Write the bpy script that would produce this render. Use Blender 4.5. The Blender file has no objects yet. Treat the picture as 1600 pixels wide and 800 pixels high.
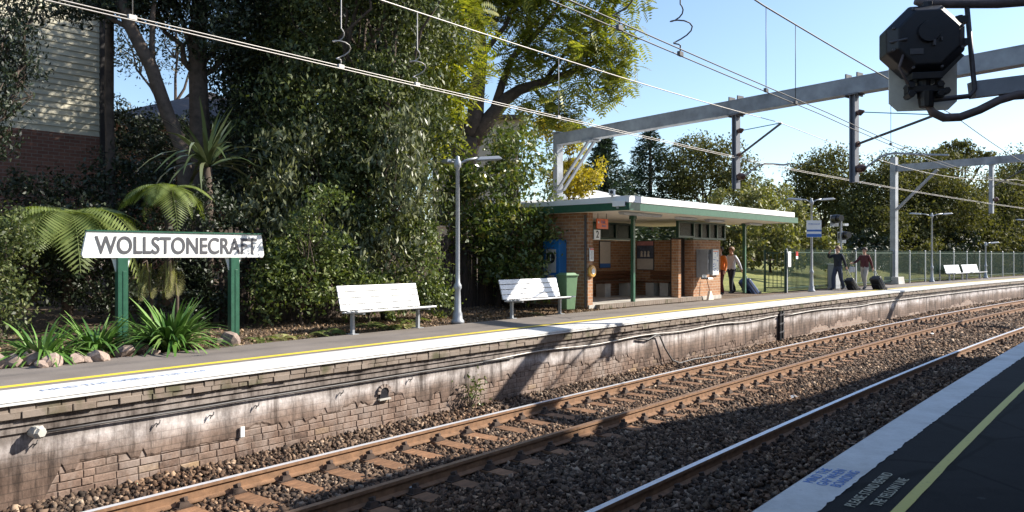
import bpy, bmesh, math, random
import numpy as np
from mathutils import Vector, Matrix, Euler

# ------------------------------------------------------------------ camera, sky, sun, exposure
SC = bpy.context.scene
COL = SC.collection
F, YH, HP = 1215.3, 398.6, 1.437            # focal length (px of a 1600 px picture), horizon row, eye height over the platforms
cam = bpy.data.cameras.new('camera')
cam.sensor_width = 36.0
cam.lens = F / 1600 * 36.0
cam.shift_y = (YH - 400.0) / 1600.0
cam.clip_end = 3000.0
camo = bpy.data.objects.new('camera', cam)
camo.location = (0, 0, HP)
camo.rotation_euler = (math.radians(90), 0, 0)
COL.objects.link(camo)
SC.camera = camo

SUN_EL = math.radians(34.0)
SUN_H = Vector((0.986, 0.165, 0)).normalized()
SUN_V = Vector((SUN_H.x * math.cos(SUN_EL), SUN_H.y * math.cos(SUN_EL), math.sin(SUN_EL)))
W = bpy.data.worlds.new('World')
SC.world = W
W.use_nodes = True
wn = W.node_tree
bgn = wn.nodes['Background']
sky = wn.nodes.new('ShaderNodeTexSky')
sky.sky_type = 'NISHITA'
sky.sun_disc = False
sky.sun_elevation = SUN_EL
sky.sun_rotation = math.atan2(SUN_H.x, SUN_H.y)
sky.air_density = 1.0
sky.dust_density = 0.6
sky.ozone_density = 2.2
wn.links.new(sky.outputs[0], bgn.inputs[0])
bgn.inputs[1].default_value = 0.116
sl = bpy.data.lights.new('sun', 'SUN')
sl.energy = 5.0
sl.angle = math.radians(0.53)
sl.color = (1.0, 0.93, 0.82)
so = bpy.data.objects.new('sun', sl)
so.rotation_euler = SUN_V.to_track_quat('Z', 'Y').to_euler()
so.location = (60, 10, 60)
COL.objects.link(so)
SC.view_settings.view_transform = 'Standard'
SC.view_settings.look = 'None'
SC.view_settings.gamma = 1.0
SC.view_settings.exposure = 0.98

random.seed(5)
RNG = np.random.default_rng(11)

# ------------------------------------------------------------------ the curved line: s = metres along the far platform edge, d = metres behind it
CX, CY, RR = 297.5, -235.9, 388.325
TH0 = math.atan2(235.9 + 13.65, -297.5)

def P(s, d, z=0.0):
    t = TH0 - s / RR
    return Vector((CX + (RR + d) * math.cos(t), CY + (RR + d) * math.sin(t), z))

def phi(s):
    t = TH0 - s / RR
    return math.atan2(-math.cos(t), math.sin(t))

def sd(x, y):
    return (TH0 - math.atan2(y - CY, x - CX)) * RR, math.hypot(x - CX, y - CY) - RR

def at(px, py, z=0.0):                      # ground point at height z under a picture point
    D = F * (HP - z) / (py - YH)
    return Vector(((px - 800) * D / F, D, z))

def atD(px, py, D):                         # point at depth D
    return Vector(((px - 800) * D / F, D, HP + (YH - py) * D / F))

def on_d(px, d, z=0.0):                     # point of the line of offset d along the column px
    k = (px - 800) / F
    lo, hi = 3.0, 150.0
    g = lambda D: math.hypot(k * D - CX, D - CY) - RR - d
    for _ in range(60):
        m = (lo + hi) / 2
        if g(m) < 0: lo = m
        else: hi = m
    return Vector((k * lo, lo, z))

# ------------------------------------------------------------------ materials
MATS = {}
def nd(nt, typ, **kw):
    n = nt.nodes.new(typ)
    for k, v in kw.items(): setattr(n, k, v)
    return n

def ramp(nt, fac, stops):
    r = nd(nt, 'ShaderNodeValToRGB')
    el = r.color_ramp.elements
    while len(el) < len(stops): el.new(0.5)
    for e, (p, c) in zip(el, stops):
        e.position = p
        e.color = (c[0], c[1], c[2], 1) if len(c) == 3 else c
    nt.links.new(fac, r.inputs[0])
    return r.outputs[0]

def noise(nt, scale, detail=6, rough=0.6, coord='Object', stretch=None, off=0):
    tc = nd(nt, 'ShaderNodeTexCoord')
    src = tc.outputs[coord]
    if stretch or off:
        mp = nd(nt, 'ShaderNodeMapping')
        mp.inputs['Scale'].default_value = stretch or (1, 1, 1)
        mp.inputs['Location'].default_value = (off, off * 1.7, off * 0.3)
        nt.links.new(src, mp.inputs[0]); src = mp.outputs[0]
    n = nd(nt, 'ShaderNodeTexNoise')
    n.inputs['Scale'].default_value = scale
    n.inputs['Detail'].default_value = detail
    n.inputs['Roughness'].default_value = rough
    nt.links.new(src, n.inputs['Vector'])
    return n.outputs[0]

def mixc(nt, fac, a, b, mode='MIX'):
    m = nd(nt, 'ShaderNodeMix', data_type='RGBA', blend_type=mode)
    for sock, v in ((m.inputs[0], fac), (m.inputs[6], a), (m.inputs[7], b)):
        if isinstance(v, (int, float)): sock.default_value = v
        elif isinstance(v, tuple): sock.default_value = (*v[:3], 1)
        else: nt.links.new(v, sock)
    return m.outputs[2]

def base(name):
    m = bpy.data.materials.new(name)
    m.use_nodes = True
    nt = m.node_tree
    return m, nt, nt.nodes['Principled BSDF']

def bump(nt, bs, h, strength=0.3, dist=0.01):
    b = nd(nt, 'ShaderNodeBump')
    b.inputs['Strength'].default_value = strength
    b.inputs['Distance'].default_value = dist
    nt.links.new(h, b.inputs['Height'])
    nt.links.new(b.outputs[0], bs.inputs['Normal'])

def mat(name, c, rough=0.6, var=0.25, scale=6, metal=0.0, bmp=0.0, c2=None, spec=0.5, rnd=0.0, coord='Object', stretch=None):
    m, nt, bs = base(name)
    n = noise(nt, scale, coord=coord, stretch=stretch)
    lo = c2 if c2 else tuple(max(0, v * (1 - var)) for v in c)
    hi = c if c2 else tuple(min(1, v * (1 + var * 0.6)) for v in c)
    col = ramp(nt, n, [(0.3, lo), (0.7, hi)])
    if rnd:
        oi = nd(nt, 'ShaderNodeObjectInfo')
        k = ramp(nt, oi.outputs['Random'], [(0, (1 - rnd,) * 3), (1, (1, 1, 1))])
        col = mixc(nt, 1.0, col, k, 'MULTIPLY')
    nt.links.new(col, bs.inputs['Base Color'])
    bs.inputs['Roughness'].default_value = rough
    bs.inputs['Metallic'].default_value = metal
    bs.inputs['Specular IOR Level'].default_value = spec
    if bmp:
        bump(nt, bs, noise(nt, scale * 4, coord=coord), bmp, 0.01)
    MATS[name] = m
    return m

def leafmat(name, dark, light, rough=0.4, trans=0.25, tip=None, spec=0.5):
    m, nt, bs = base(name)
    g = nd(nt, 'ShaderNodeNewGeometry')
    stops = [(0.0, dark), (0.75, light)] + ([(1.0, tip)] if tip else [])
    col = ramp(nt, g.outputs['Random Per Island'], stops)
    nt.links.new(col, bs.inputs['Base Color'])
    bs.inputs['Roughness'].default_value = rough
    bs.inputs['Specular IOR Level'].default_value = spec
    t = nd(nt, 'ShaderNodeBsdfTranslucent')
    tcol = mixc(nt, 1.0, col, (1.3, 1.35, 0.5), 'MULTIPLY')
    nt.links.new(tcol, t.inputs[0])
    mx = nd(nt, 'ShaderNodeMixShader')
    mx.inputs[0].default_value = trans
    nt.links.new(bs.outputs[0], mx.inputs[1])
    nt.links.new(t.outputs[0], mx.inputs[2])
    nt.links.new(mx.outputs[0], nt.nodes['Material Output'].inputs[0])
    MATS[name] = m
    return m

# plain
mat('green_paint', (0.030, 0.105, 0.066), 0.35, 0.2, 9)
mat('dark_green', (0.015, 0.05, 0.035), 0.4, 0.2, 9)
mat('white_paint', (0.82, 0.82, 0.80), 0.45, 0.06, 5)
mat('grey_metal', (0.42, 0.44, 0.46), 0.4, 0.15, 8, metal=0.5)
mat('mast_paint', (0.17, 0.18, 0.21), 0.5, 0.2, 5)
mat('gantry_paint', (0.29, 0.31, 0.34), 0.5, 0.4, 2, bmp=0.05)
mat('aluminium', (0.60, 0.61, 0.63), 0.42, 0.12, 4, metal=0.3)
mat('lamp_paint', (0.34, 0.36, 0.39), 0.4, 0.1, 10, metal=0.2)
mat('black_plastic', (0.012, 0.013, 0.018), 0.4, 0.2, 9)
mat('signal_black', (0.005, 0.0055, 0.009), 0.45, 0.35, 12, bmp=0.08)
mat('plate_back', (0.72, 0.69, 0.60), 0.6, 0.2, 5)
mat('dark_steel', (0.07, 0.065, 0.07), 0.5, 0.3, 14)
mat('rusty_pipe', (0.12, 0.09, 0.085), 0.6, 0.35, 14)
mat('wire', (0.42, 0.40, 0.38), 0.5, 0.1, 3, metal=0.4)
mat('wire_dark', (0.09, 0.085, 0.085), 0.5, 0.1, 3)
mat('insulator', (0.10, 0.05, 0.04), 0.25, 0.2, 9)
mat('turquoise', (0.12, 0.36, 0.38), 0.4, 0.2, 9)
mat('letter_grey', (0.085, 0.085, 0.095), 0.5, 0.15, 20)
mat('letter_black', (0.02, 0.02, 0.025), 0.5, 0.1, 20)
mat('blue_box', (0.02, 0.16, 0.42), 0.35, 0.15, 5)
mat('orange_sign', (0.80, 0.13, 0.03), 0.4, 0.08, 5)
mat('orange_soft', (0.75, 0.40, 0.10), 0.4, 0.15, 6)
mat('red_sign', (0.62, 0.05, 0.05), 0.4, 0.08, 5)
mat('blue_sign', (0.05, 0.16, 0.48), 0.4, 0.08, 5)
mat('poster_cream', (0.60, 0.54, 0.48), 0.5, 0.1, 14)
mat('poster_dark', (0.10, 0.12, 0.18), 0.4, 0.6, 9)
mat('poster_pink', (0.55, 0.25, 0.25), 0.5, 0.2, 9)
mat('bin_green', (0.17, 0.29, 0.16), 0.45, 0.12, 5)
mat('window_glass', (0.03, 0.035, 0.04), 0.08, 0.2, 4, spec=0.8)
mat('window_painted_light', (0.16, 0.17, 0.12), 0.2, 0.3, 5)  # paler pane; the light in the glass is put into its colour
mat('door_dark', (0.03, 0.025, 0.025), 0.5, 0.2, 6)
mat('soffit', (0.72, 0.66, 0.56), 0.7, 0.08, 3)
mat('roof_white', (0.80, 0.80, 0.80), 0.5, 0.08, 2)
mat('concrete', (0.46, 0.44, 0.40), 0.8, 0.22, 4, bmp=0.15)
mat('timber', (0.16, 0.07, 0.035), 0.5, 0.35, 8, stretch=(1, 8, 8))
mat('bark', (0.085, 0.062, 0.048), 0.9, 0.5, 7, bmp=0.6)
mat('bark_grey', (0.15, 0.13, 0.11), 0.9, 0.4, 7, bmp=0.6)
mat('paling', (0.085, 0.06, 0.045), 0.85, 0.4, 5, rnd=0.5, stretch=(8, 8, 1))
mat('weatherboard', (0.60, 0.56, 0.43), 0.65, 0.1, 3, rnd=0.06)
mat('house_brick_dark', (0.16, 0.07, 0.05), 0.8, 0.4, 14)
mat('roof_tile', (0.10, 0.085, 0.085), 0.7, 0.3, 8, bmp=0.3)
mat('cream_wall', (0.62, 0.57, 0.46), 0.75, 0.1, 2)
mat('rock', (0.35, 0.265, 0.22), 0.85, 0.4, 5, bmp=0.4, rnd=0.25)
mat('rail_glint', (0.78, 0.80, 0.84), 0.38, 0.08, 3, metal=0.45)  # pale steel with the sun glint put into its colour
mat('rail_no_glint', (0.27, 0.17, 0.11), 0.5, 0.3, 9, metal=0.3)  # polished running surface too; brown stands for the glint missing from this view
mat('rail_rust', (0.24, 0.135, 0.075), 0.8, 0.35, 10, bmp=0.15)
mat('sleeper_rust', (0.30, 0.155, 0.078), 0.85, 0.45, 7, bmp=0.3, rnd=0.35, stretch=(1, 3, 1))
mat('clip_rust', (0.065, 0.04, 0.028), 0.8, 0.3, 12)
mat('mortar', (0.20, 0.15, 0.12), 0.9, 0.35, 5, bmp=0.3)
mat('skin', (0.55, 0.33, 0.24), 0.5, 0.08, 9)
mat('hair_brown', (0.05, 0.028, 0.018), 0.6, 0.3, 30)
mat('hair_fair', (0.22, 0.13, 0.07), 0.6, 0.3, 30)
mat('navy', (0.012, 0.016, 0.03), 0.8, 0.25, 9)
mat('denim', (0.03, 0.04, 0.075), 0.8, 0.25, 12)
mat('maroon', (0.09, 0.018, 0.022), 0.8, 0.25, 9)
mat('khaki', (0.36, 0.33, 0.30), 0.8, 0.15, 9)
mat('jacket_white', (0.58, 0.60, 0.66), 0.7, 0.12, 9)
mat('vest_orange', (0.80, 0.22, 0.03), 0.6, 0.12, 9)
mat('case_blue', (0.02, 0.05, 0.14), 0.5, 0.2, 9)
mat('case_black', (0.012, 0.012, 0.014), 0.5, 0.2, 9)
mat('paper_bag', (0.62, 0.60, 0.58), 0.7, 0.1, 9)
mat('strip_blue_faded', (0.36, 0.45, 0.66), 0.6, 0.3, 40)
mat('strip_blue', (0.10, 0.24, 0.62), 0.6, 0.3, 40)
mat('text_cream', (0.48, 0.46, 0.36), 0.7, 0.3, 60)

# leaves
leafmat('leaf_glossy', (0.024, 0.036, 0.012), (0.095, 0.120, 0.038), 0.5, 0.22, (0.19, 0.20, 0.08), 0.35)
leafmat('leaf_camellia', (0.040, 0.062, 0.018), (0.135, 0.175, 0.050), 0.42, 0.25, (0.26, 0.28, 0.12), 0.4)
leafmat('leaf_weeping', (0.055, 0.065, 0.030), (0.16, 0.175, 0.085), 0.4, 0.2, (0.32, 0.33, 0.20), 0.45)
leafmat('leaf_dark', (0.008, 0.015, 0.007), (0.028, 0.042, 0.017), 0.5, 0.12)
leafmat('leaf_jacaranda', (0.10, 0.13, 0.018), (0.26, 0.27, 0.040), 0.5, 0.4, (0.40, 0.36, 0.06))
leafmat('leaf_magnolia', (0.045, 0.075, 0.018), (0.14, 0.18, 0.042), 0.34, 0.25, (0.26, 0.23, 0.07))
leafmat('leaf_conifer', (0.012, 0.026, 0.014), (0.035, 0.060, 0.028), 0.6, 0.1)
leafmat('leaf_gum', (0.045, 0.050, 0.018), (0.125, 0.122, 0.042), 0.7, 0.3, (0.17, 0.15, 0.055), 0.2)
leafmat('leaf_olive', (0.09, 0.10, 0.03), (0.21, 0.21, 0.07), 0.6, 0.3, (0.26, 0.23, 0.09))
leafmat('leaf_wattle', (0.22, 0.19, 0.02), (0.46, 0.37, 0.03), 0.6, 0.35, (0.62, 0.46, 0.04))
leafmat('leaf_fern', (0.10, 0.14, 0.035), (0.22, 0.27, 0.085), 0.5, 0.35)
leafmat('leaf_fern_pale', (0.24, 0.25, 0.09), (0.42, 0.41, 0.18), 0.55, 0.35)
leafmat('leaf_strap', (0.045, 0.12, 0.022), (0.12, 0.24, 0.045), 0.32, 0.25)
leafmat('leaf_blade', (0.07, 0.10, 0.04), (0.17, 0.20, 0.09), 0.35, 0.2)
leafmat('leaf_litter', (0.07, 0.042, 0.024), (0.26, 0.17, 0.10), 0.85, 0.05, (0.42, 0.30, 0.19))

def special_mats():
    # asphalt
    m, nt, bs = base('asphalt')
    n1 = noise(nt, 1.1, 6); n2 = noise(nt, 90, 3)
    a = ramp(nt, n1, [(0.3, (0.15, 0.128, 0.112)), (0.7, (0.225, 0.195, 0.172))])
    b = ramp(nt, n2, [(0.3, (0.75, 0.75, 0.75)), (0.75, (1.15, 1.15, 1.15))])
    nt.links.new(mixc(nt, 1, a, b, 'MULTIPLY'), bs.inputs['Base Color'])
    bs.inputs['Roughness'].default_value = 0.85
    bump(nt, bs, n2, 0.3, 0.004)
    MATS['asphalt'] = m
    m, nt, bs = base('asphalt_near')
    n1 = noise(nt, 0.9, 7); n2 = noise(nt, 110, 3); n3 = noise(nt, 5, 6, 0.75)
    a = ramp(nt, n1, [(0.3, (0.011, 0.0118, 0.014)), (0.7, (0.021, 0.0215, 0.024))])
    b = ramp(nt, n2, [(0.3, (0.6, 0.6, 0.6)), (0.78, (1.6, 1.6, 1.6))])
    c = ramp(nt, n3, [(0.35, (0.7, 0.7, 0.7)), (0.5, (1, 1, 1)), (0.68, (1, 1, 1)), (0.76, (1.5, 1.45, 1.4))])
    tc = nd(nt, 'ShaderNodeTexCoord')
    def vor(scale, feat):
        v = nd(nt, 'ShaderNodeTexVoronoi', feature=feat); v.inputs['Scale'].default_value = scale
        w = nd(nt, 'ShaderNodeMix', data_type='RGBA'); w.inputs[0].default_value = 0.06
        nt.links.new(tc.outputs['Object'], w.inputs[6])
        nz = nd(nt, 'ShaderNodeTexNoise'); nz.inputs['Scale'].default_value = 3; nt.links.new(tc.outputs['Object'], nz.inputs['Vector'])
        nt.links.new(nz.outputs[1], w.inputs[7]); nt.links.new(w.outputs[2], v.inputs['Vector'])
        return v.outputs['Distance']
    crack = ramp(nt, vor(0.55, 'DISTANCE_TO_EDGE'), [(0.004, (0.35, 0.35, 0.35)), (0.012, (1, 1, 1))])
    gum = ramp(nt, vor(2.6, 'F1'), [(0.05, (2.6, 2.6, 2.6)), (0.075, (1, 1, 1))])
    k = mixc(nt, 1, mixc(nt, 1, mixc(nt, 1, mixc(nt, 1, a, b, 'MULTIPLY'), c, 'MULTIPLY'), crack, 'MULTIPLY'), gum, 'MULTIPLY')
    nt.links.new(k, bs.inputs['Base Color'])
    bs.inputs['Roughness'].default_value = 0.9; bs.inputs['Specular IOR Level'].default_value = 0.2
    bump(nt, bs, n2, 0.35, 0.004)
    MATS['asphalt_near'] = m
    # worn white edge paint
    for nm, lo in (('edge_white', 0.62), ('edge_white_near', 0.60)):
        m, nt, bs = base(nm)
        n1 = noise(nt, 2.2, 8, 0.7); n2 = noise(nt, 14, 8, 0.75); n3 = noise(nt, 60, 4)
        a = ramp(nt, n1, [(0.3, (0.50, 0.49, 0.47)), (0.6, (0.70, 0.70, 0.69))])
        k = ramp(nt, n2, [(0.28, (0.25, 0.24, 0.23)), (0.38, (1, 1, 1))])
        k2 = ramp(nt, n3, [(0.25, (0.88, 0.88, 0.88)), (0.5, (1, 1, 1))])
        nt.links.new(mixc(nt, 1, mixc(nt, 1, a, k, 'MULTIPLY'), k2, 'MULTIPLY'), bs.inputs['Base Color'])
        bs.inputs['Roughness'].default_value = 0.6
        bump(nt, bs, n3, 0.15, 0.003)
        MATS[nm] = m
    for nm, c in (('yellow_line', (0.72, 0.56, 0.05)), ('yellow_line_near', (0.60, 0.52, 0.10))):
        m, nt, bs = base(nm)
        n2 = noise(nt, 25, 8, 0.75)
        k = ramp(nt, n2, [(0.28, (0.3, 0.3, 0.35)), (0.42, (1, 1, 1))])
        nt.links.new(mixc(nt, 1, c, k, 'MULTIPLY'), bs.inputs['Base Color'])
        bs.inputs['Roughness'].default_value = 0.6
        MATS[nm] = m
    # ballast stones
    m, nt, bs = base('ballast_stone')
    g = nd(nt, 'ShaderNodeNewGeometry')
    a = ramp(nt, g.outputs['Random Per Island'], [(0, (0.016, 0.011, 0.008)), (0.45, (0.088, 0.056, 0.037)), (0.86, (0.185, 0.128, 0.088)), (1, (0.40, 0.31, 0.23))])
    n = noise(nt, 0.7, 5)
    t = ramp(nt, n, [(0.35, (1.0, 0.84, 0.70)), (0.65, (1, 1, 1))])
    nt.links.new(mixc(nt, 1, a, t, 'MULTIPLY'), bs.inputs['Base Color'])
    bs.inputs['Roughness'].default_value = 0.9
    MATS['ballast_stone'] = m
    mat('ballast_bed', (0.045, 0.033, 0.025), 0.95, 0.5, 22, bmp=0.8)
    # old bricks of the platform wall
    m, nt, bs = base('old_brick')
    oi = nd(nt, 'ShaderNodeObjectInfo')
    g = nd(nt, 'ShaderNodeNewGeometry')
    ad = nd(nt, 'ShaderNodeMath', operation='ADD')
    nt.links.new(oi.outputs['Random'], ad.inputs[0]); nt.links.new(g.outputs['Random Per Island'], ad.inputs[1])
    fr = nd(nt, 'ShaderNodeMath', operation='FRACT'); nt.links.new(ad.outputs[0], fr.inputs[0])
    a = ramp(nt, fr.outputs[0], [(0, (0.165, 0.108, 0.082)), (0.4, (0.215, 0.145, 0.11)), (0.7, (0.25, 0.172, 0.132)), (0.95, (0.20, 0.14, 0.11)), (1, (0.36, 0.25, 0.15))])
    tc = nd(nt, 'ShaderNodeNewGeometry')
    n = nd(nt, 'ShaderNodeTexNoise'); n.inputs['Scale'].default_value = 3.2; n.inputs['Detail'].default_value = 8; n.inputs['Roughness'].default_value = 0.7
    nt.links.new(tc.outputs['Position'], n.inputs['Vector'])
    k = ramp(nt, n.outputs[0], [(0.34, (0.38, 0.36, 0.35)), (0.52, (1, 1, 1)), (0.62, (1.0, 1.0, 1.0)), (0.72, (1.35, 1.4, 1.45))])
    n2 = nd(nt, 'ShaderNodeTexNoise'); n2.inputs['Scale'].default_value = 40; n2.inputs['Detail'].default_value = 5
    nt.links.new(tc.outputs['Position'], n2.inputs['Vector'])
    k2 = ramp(nt, n2.outputs[0], [(0.3, (0.7, 0.7, 0.7)), (0.7, (1.15, 1.15, 1.15))])
    nt.links.new(mixc(nt, 1, mixc(nt, 1, a, k, 'MULTIPLY'), k2, 'MULTIPLY'), bs.inputs['Base Color'])
    fin = bs.inputs['Base Color'].links[0].from_socket
    n3 = nd(nt, 'ShaderNodeTexNoise'); n3.inputs['Scale'].default_value = 2.1; n3.inputs['Detail'].default_value = 9; n3.inputs['Roughness'].default_value = 0.72
    mp3 = nd(nt, 'ShaderNodeMapping'); mp3.inputs['Scale'].default_value = (1, 1, 0.6); mp3.inputs['Location'].default_value = (4, 8, 0)
    nt.links.new(tc.outputs['Position'], mp3.inputs[0]); nt.links.new(mp3.outputs[0], n3.inputs['Vector'])
    sz = nd(nt, 'ShaderNodeSeparateXYZ'); nt.links.new(tc.outputs['Position'], sz.inputs[0])
    mh = nd(nt, 'ShaderNodeMapRange'); mh.inputs[1].default_value = -1.0; mh.inputs[2].default_value = -0.6; mh.inputs[3].default_value = 0.0; mh.inputs[4].default_value = 0.16
    nt.links.new(sz.outputs[2], mh.inputs[0])
    am = nd(nt, 'ShaderNodeMath', operation='ADD'); nt.links.new(n3.outputs[0], am.inputs[0]); nt.links.new(mh.outputs[0], am.inputs[1])
    lf = ramp(nt, am.outputs[0], [(0.50, (0, 0, 0)), (0.70, (0.75, 0.75, 0.75))])
    nt.links.new(mixc(nt, lf, fin, (0.36, 0.30, 0.265)), bs.inputs['Base Color'])
    bs.inputs['Roughness'].default_value = 0.9
    bump(nt, bs, n2.outputs[0], 0.4, 0.006)
    MATS['old_brick'] = m
    # mossy coping bricks
    m2 = m.copy(); m2.name = 'coping_brick'; nt = m2.node_tree; bs = nt.nodes['Principled BSDF']
    old = bs.inputs['Base Color'].links[0].from_socket
    tc = nd(nt, 'ShaderNodeNewGeometry')
    n = nd(nt, 'ShaderNodeTexNoise'); n.inputs['Scale'].default_value = 2.3; n.inputs['Detail'].default_value = 7
    mp = nd(nt, 'ShaderNodeMapping'); mp.inputs['Location'].default_value = (7, 3, 1)
    nt.links.new(tc.outputs['Position'], mp.inputs[0]); nt.links.new(mp.outputs[0], n.inputs['Vector'])
    f = ramp(nt, n.outputs[0], [(0.55, (0, 0, 0)), (0.66, (0.75, 0.75, 0.75))])
    o1 = mixc(nt, 0.5, old, (0.15, 0.125, 0.095))
    nt.links.new(mixc(nt, f, o1, (0.055, 0.06, 0.02)), bs.inputs['Base Color'])
    MATS['coping_brick'] = m2
    # lime stained cement render of the wall; grime patches and white lime runs have shapes of their own
    m, nt, bs = base('lime_render')
    geo = nd(nt, 'ShaderNodeNewGeometry')
    def wn_(scale, st, loc, det=8, ro=0.7):
        mp = nd(nt, 'ShaderNodeMapping'); mp.inputs['Scale'].default_value = st; mp.inputs['Location'].default_value = loc
        nt.links.new(geo.outputs['Position'], mp.inputs[0])
        n = nd(nt, 'ShaderNodeTexNoise'); n.inputs['Scale'].default_value = scale; n.inputs['Detail'].default_value = det; n.inputs['Roughness'].default_value = ro
        nt.links.new(mp.outputs[0], n.inputs['Vector']); return n.outputs[0]
    sep = nd(nt, 'ShaderNodeSeparateXYZ'); nt.links.new(geo.outputs['Position'], sep.inputs[0])
    hgt = nd(nt, 'ShaderNodeMapRange'); hgt.inputs[1].default_value = -1.4; hgt.inputs[2].default_value = 0.0
    nt.links.new(sep.outputs[2], hgt.inputs[0])
    wob = nd(nt, 'ShaderNodeMath', operation='MULTIPLY_ADD'); wob.inputs[1].default_value = 0.34; nt.links.new(wn_(1.5, (1, 1, 1.2), (0, 0, 0)), wob.inputs[0])
    nt.links.new(hgt.outputs[0], wob.inputs[2])
    a = ramp(nt, wob.outputs[0], [(0.52, (0.21, 0.15, 0.12)), (0.63, (0.27, 0.205, 0.17)), (0.70, (0.34, 0.285, 0.26)), (0.80, (0.62, 0.58, 0.57)), (0.90, (0.28, 0.245, 0.225))])
    a2 = ramp(nt, wn_(0.9, (1, 1, 1), (9, 4, 2)), [(0.36, (0.42, 0.39, 0.37)), (0.55, (1, 1, 1))])
    a = mixc(nt, 1, a, a2, 'MULTIPLY')
    st = ramp(nt, wn_(7, (1, 1, 0.12), (3, 2, 0)), [(0.36, (0.30, 0.28, 0.27)), (0.52, (0.95, 0.95, 0.95)), (0.72, (1.2, 1.2, 1.2))])
    dt = nd(nt, 'ShaderNodeVectorMath', operation='DOT_PRODUCT'); dt.inputs[1].default_value = (0.65, 0.76, 0); nt.links.new(geo.outputs['Position'], dt.inputs[0])
    cb = nd(nt, 'ShaderNodeCombineXYZ'); nt.links.new(dt.outputs['Value'], cb.inputs[0]); nt.links.new(sep.outputs[2], cb.inputs[1])
    br = nd(nt, 'ShaderNodeTexBrick'); br.inputs['Scale'].default_value = 1; br.inputs['Mortar Size'].default_value = 0.006; br.inputs['Brick Width'].default_value = 0.24; br.inputs['Row Height'].default_value = 0.086
    br.inputs['Color1'].default_value = (1.0, 0.96, 0.92, 1); br.inputs['Color2'].default_value = (0.86, 0.80, 0.76, 1); br.inputs['Mortar'].default_value = (0.62, 0.60, 0.58, 1)
    nt.links.new(cb.outputs[0], br.inputs['Vector'])
    bf = ramp(nt, wob.outputs[0], [(0.70, (1, 1, 1)), (0.80, (0.15, 0.15, 0.15))])
    ghost = mixc(nt, bf, (1.0, 1.0, 1.0), br.outputs[0])
    a = mixc(nt, 1, a, ghost, 'MULTIPLY')
    sp = ramp(nt, wn_(30, (1, 1, 0.5), (1, 5, 2), 5), [(0.3, (0.72, 0.7, 0.7)), (0.6, (1.05, 1.05, 1.05))])
    nt.links.new(mixc(nt, 1, mixc(nt, 1, a, st, 'MULTIPLY'), sp, 'MULTIPLY'), bs.inputs['Base Color'])
    bs.inputs['Roughness'].default_value = 0.9
    bump(nt, bs, wn_(45, (1, 1, 1), (0, 0, 0), 5), 0.4, 0.008)
    MATS['lime_render'] = m
    # shelter brick: courses too small to pick apart at this distance
    for nm, c1, c2, mo in (('shelter_brick', (0.30, 0.14, 0.07), (0.42, 0.22, 0.11), (0.40, 0.33, 0.26)),
                           ('house_brick', (0.16, 0.07, 0.05), (0.22, 0.10, 0.07), (0.22, 0.18, 0.15)),
                           ('wall_brick_far', (0.26, 0.18, 0.145), (0.34, 0.25, 0.20), (0.30, 0.26, 0.23))):
        m, nt, bs = base(nm)
        tc = nd(nt, 'ShaderNodeTexCoord')
        sx = nd(nt, 'ShaderNodeSeparateXYZ'); nt.links.new(tc.outputs['Object'], sx.inputs[0])
        ad = nd(nt, 'ShaderNodeMath', operation='ADD'); nt.links.new(sx.outputs[0], ad.inputs[0]); nt.links.new(sx.outputs[1], ad.inputs[1])
        cb = nd(nt, 'ShaderNodeCombineXYZ'); nt.links.new(ad.outputs[0], cb.inputs[0]); nt.links.new(sx.outputs[2], cb.inputs[1])
        br = nd(nt, 'ShaderNodeTexBrick')
        br.inputs['Color1'].default_value = (*c1, 1); br.inputs['Color2'].default_value = (*c2, 1); br.inputs['Mortar'].default_value = (*mo, 1)
        br.inputs['Scale'].default_value = 1.0; br.inputs['Mortar Size'].default_value = 0.008
        br.inputs['Brick Width'].default_value = 0.24; br.inputs['Row Height'].default_value = 0.086
        nt.links.new(cb.outputs[0], br.inputs['Vector'])
        k = ramp(nt, noise(nt, 9, 6), [(0.3, (0.78, 0.76, 0.75)), (0.7, (1.12, 1.12, 1.1))])
        nt.links.new(mixc(nt, 1, br.outputs[0], k, 'MULTIPLY'), bs.inputs['Base Color'])
        bs.inputs['Roughness'].default_value = 0.85
        bump(nt, bs, br.outputs['Fac'], -0.4, 0.006)
        MATS[nm] = m
    # soil and lawn
    m, nt, bs = base('soil')
    a = ramp(nt, noise(nt, 9, 8, 0.75), [(0.3, (0.05, 0.034, 0.022)), (0.55, (0.13, 0.09, 0.058)), (0.75, (0.22, 0.16, 0.10))])
    nt.links.new(a, bs.inputs['Base Color']); bs.inputs['Roughness'].default_value = 0.95
    bump(nt, bs, noise(nt, 30, 6), 0.7, 0.03)
    MATS['soil'] = m
    m, nt, bs = base('lawn')
    a = ramp(nt, noise(nt, 0.8, 8, 0.75), [(0.3, (0.08, 0.11, 0.025)), (0.5, (0.19, 0.20, 0.05)), (0.75, (0.31, 0.28, 0.09))])
    nt.links.new(a, bs.inputs['Base Color']); bs.inputs['Roughness'].default_value = 0.95
    bump(nt, bs, noise(nt, 30, 6), 0.8, 0.04)
    MATS['lawn'] = m
special_mats()
def clear_glass():
    m, nt, bs = base('clear_glass')
    bs.inputs['Base Color'].default_value = (0.02, 0.022, 0.025, 1); bs.inputs['Roughness'].default_value = 0.35; bs.inputs['Specular IOR Level'].default_value = 0.2
    t = nd(nt, 'ShaderNodeBsdfTransparent'); t.inputs[0].default_value = (0.45, 0.48, 0.47, 1)
    mx = nd(nt, 'ShaderNodeMixShader'); mx.inputs[0].default_value = 0.35
    nt.links.new(bs.outputs[0], mx.inputs[1]); nt.links.new(t.outputs[0], mx.inputs[2])
    nt.links.new(mx.outputs[0], nt.nodes['Material Output'].inputs[0])
    MATS['clear_glass'] = m
clear_glass()

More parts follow.
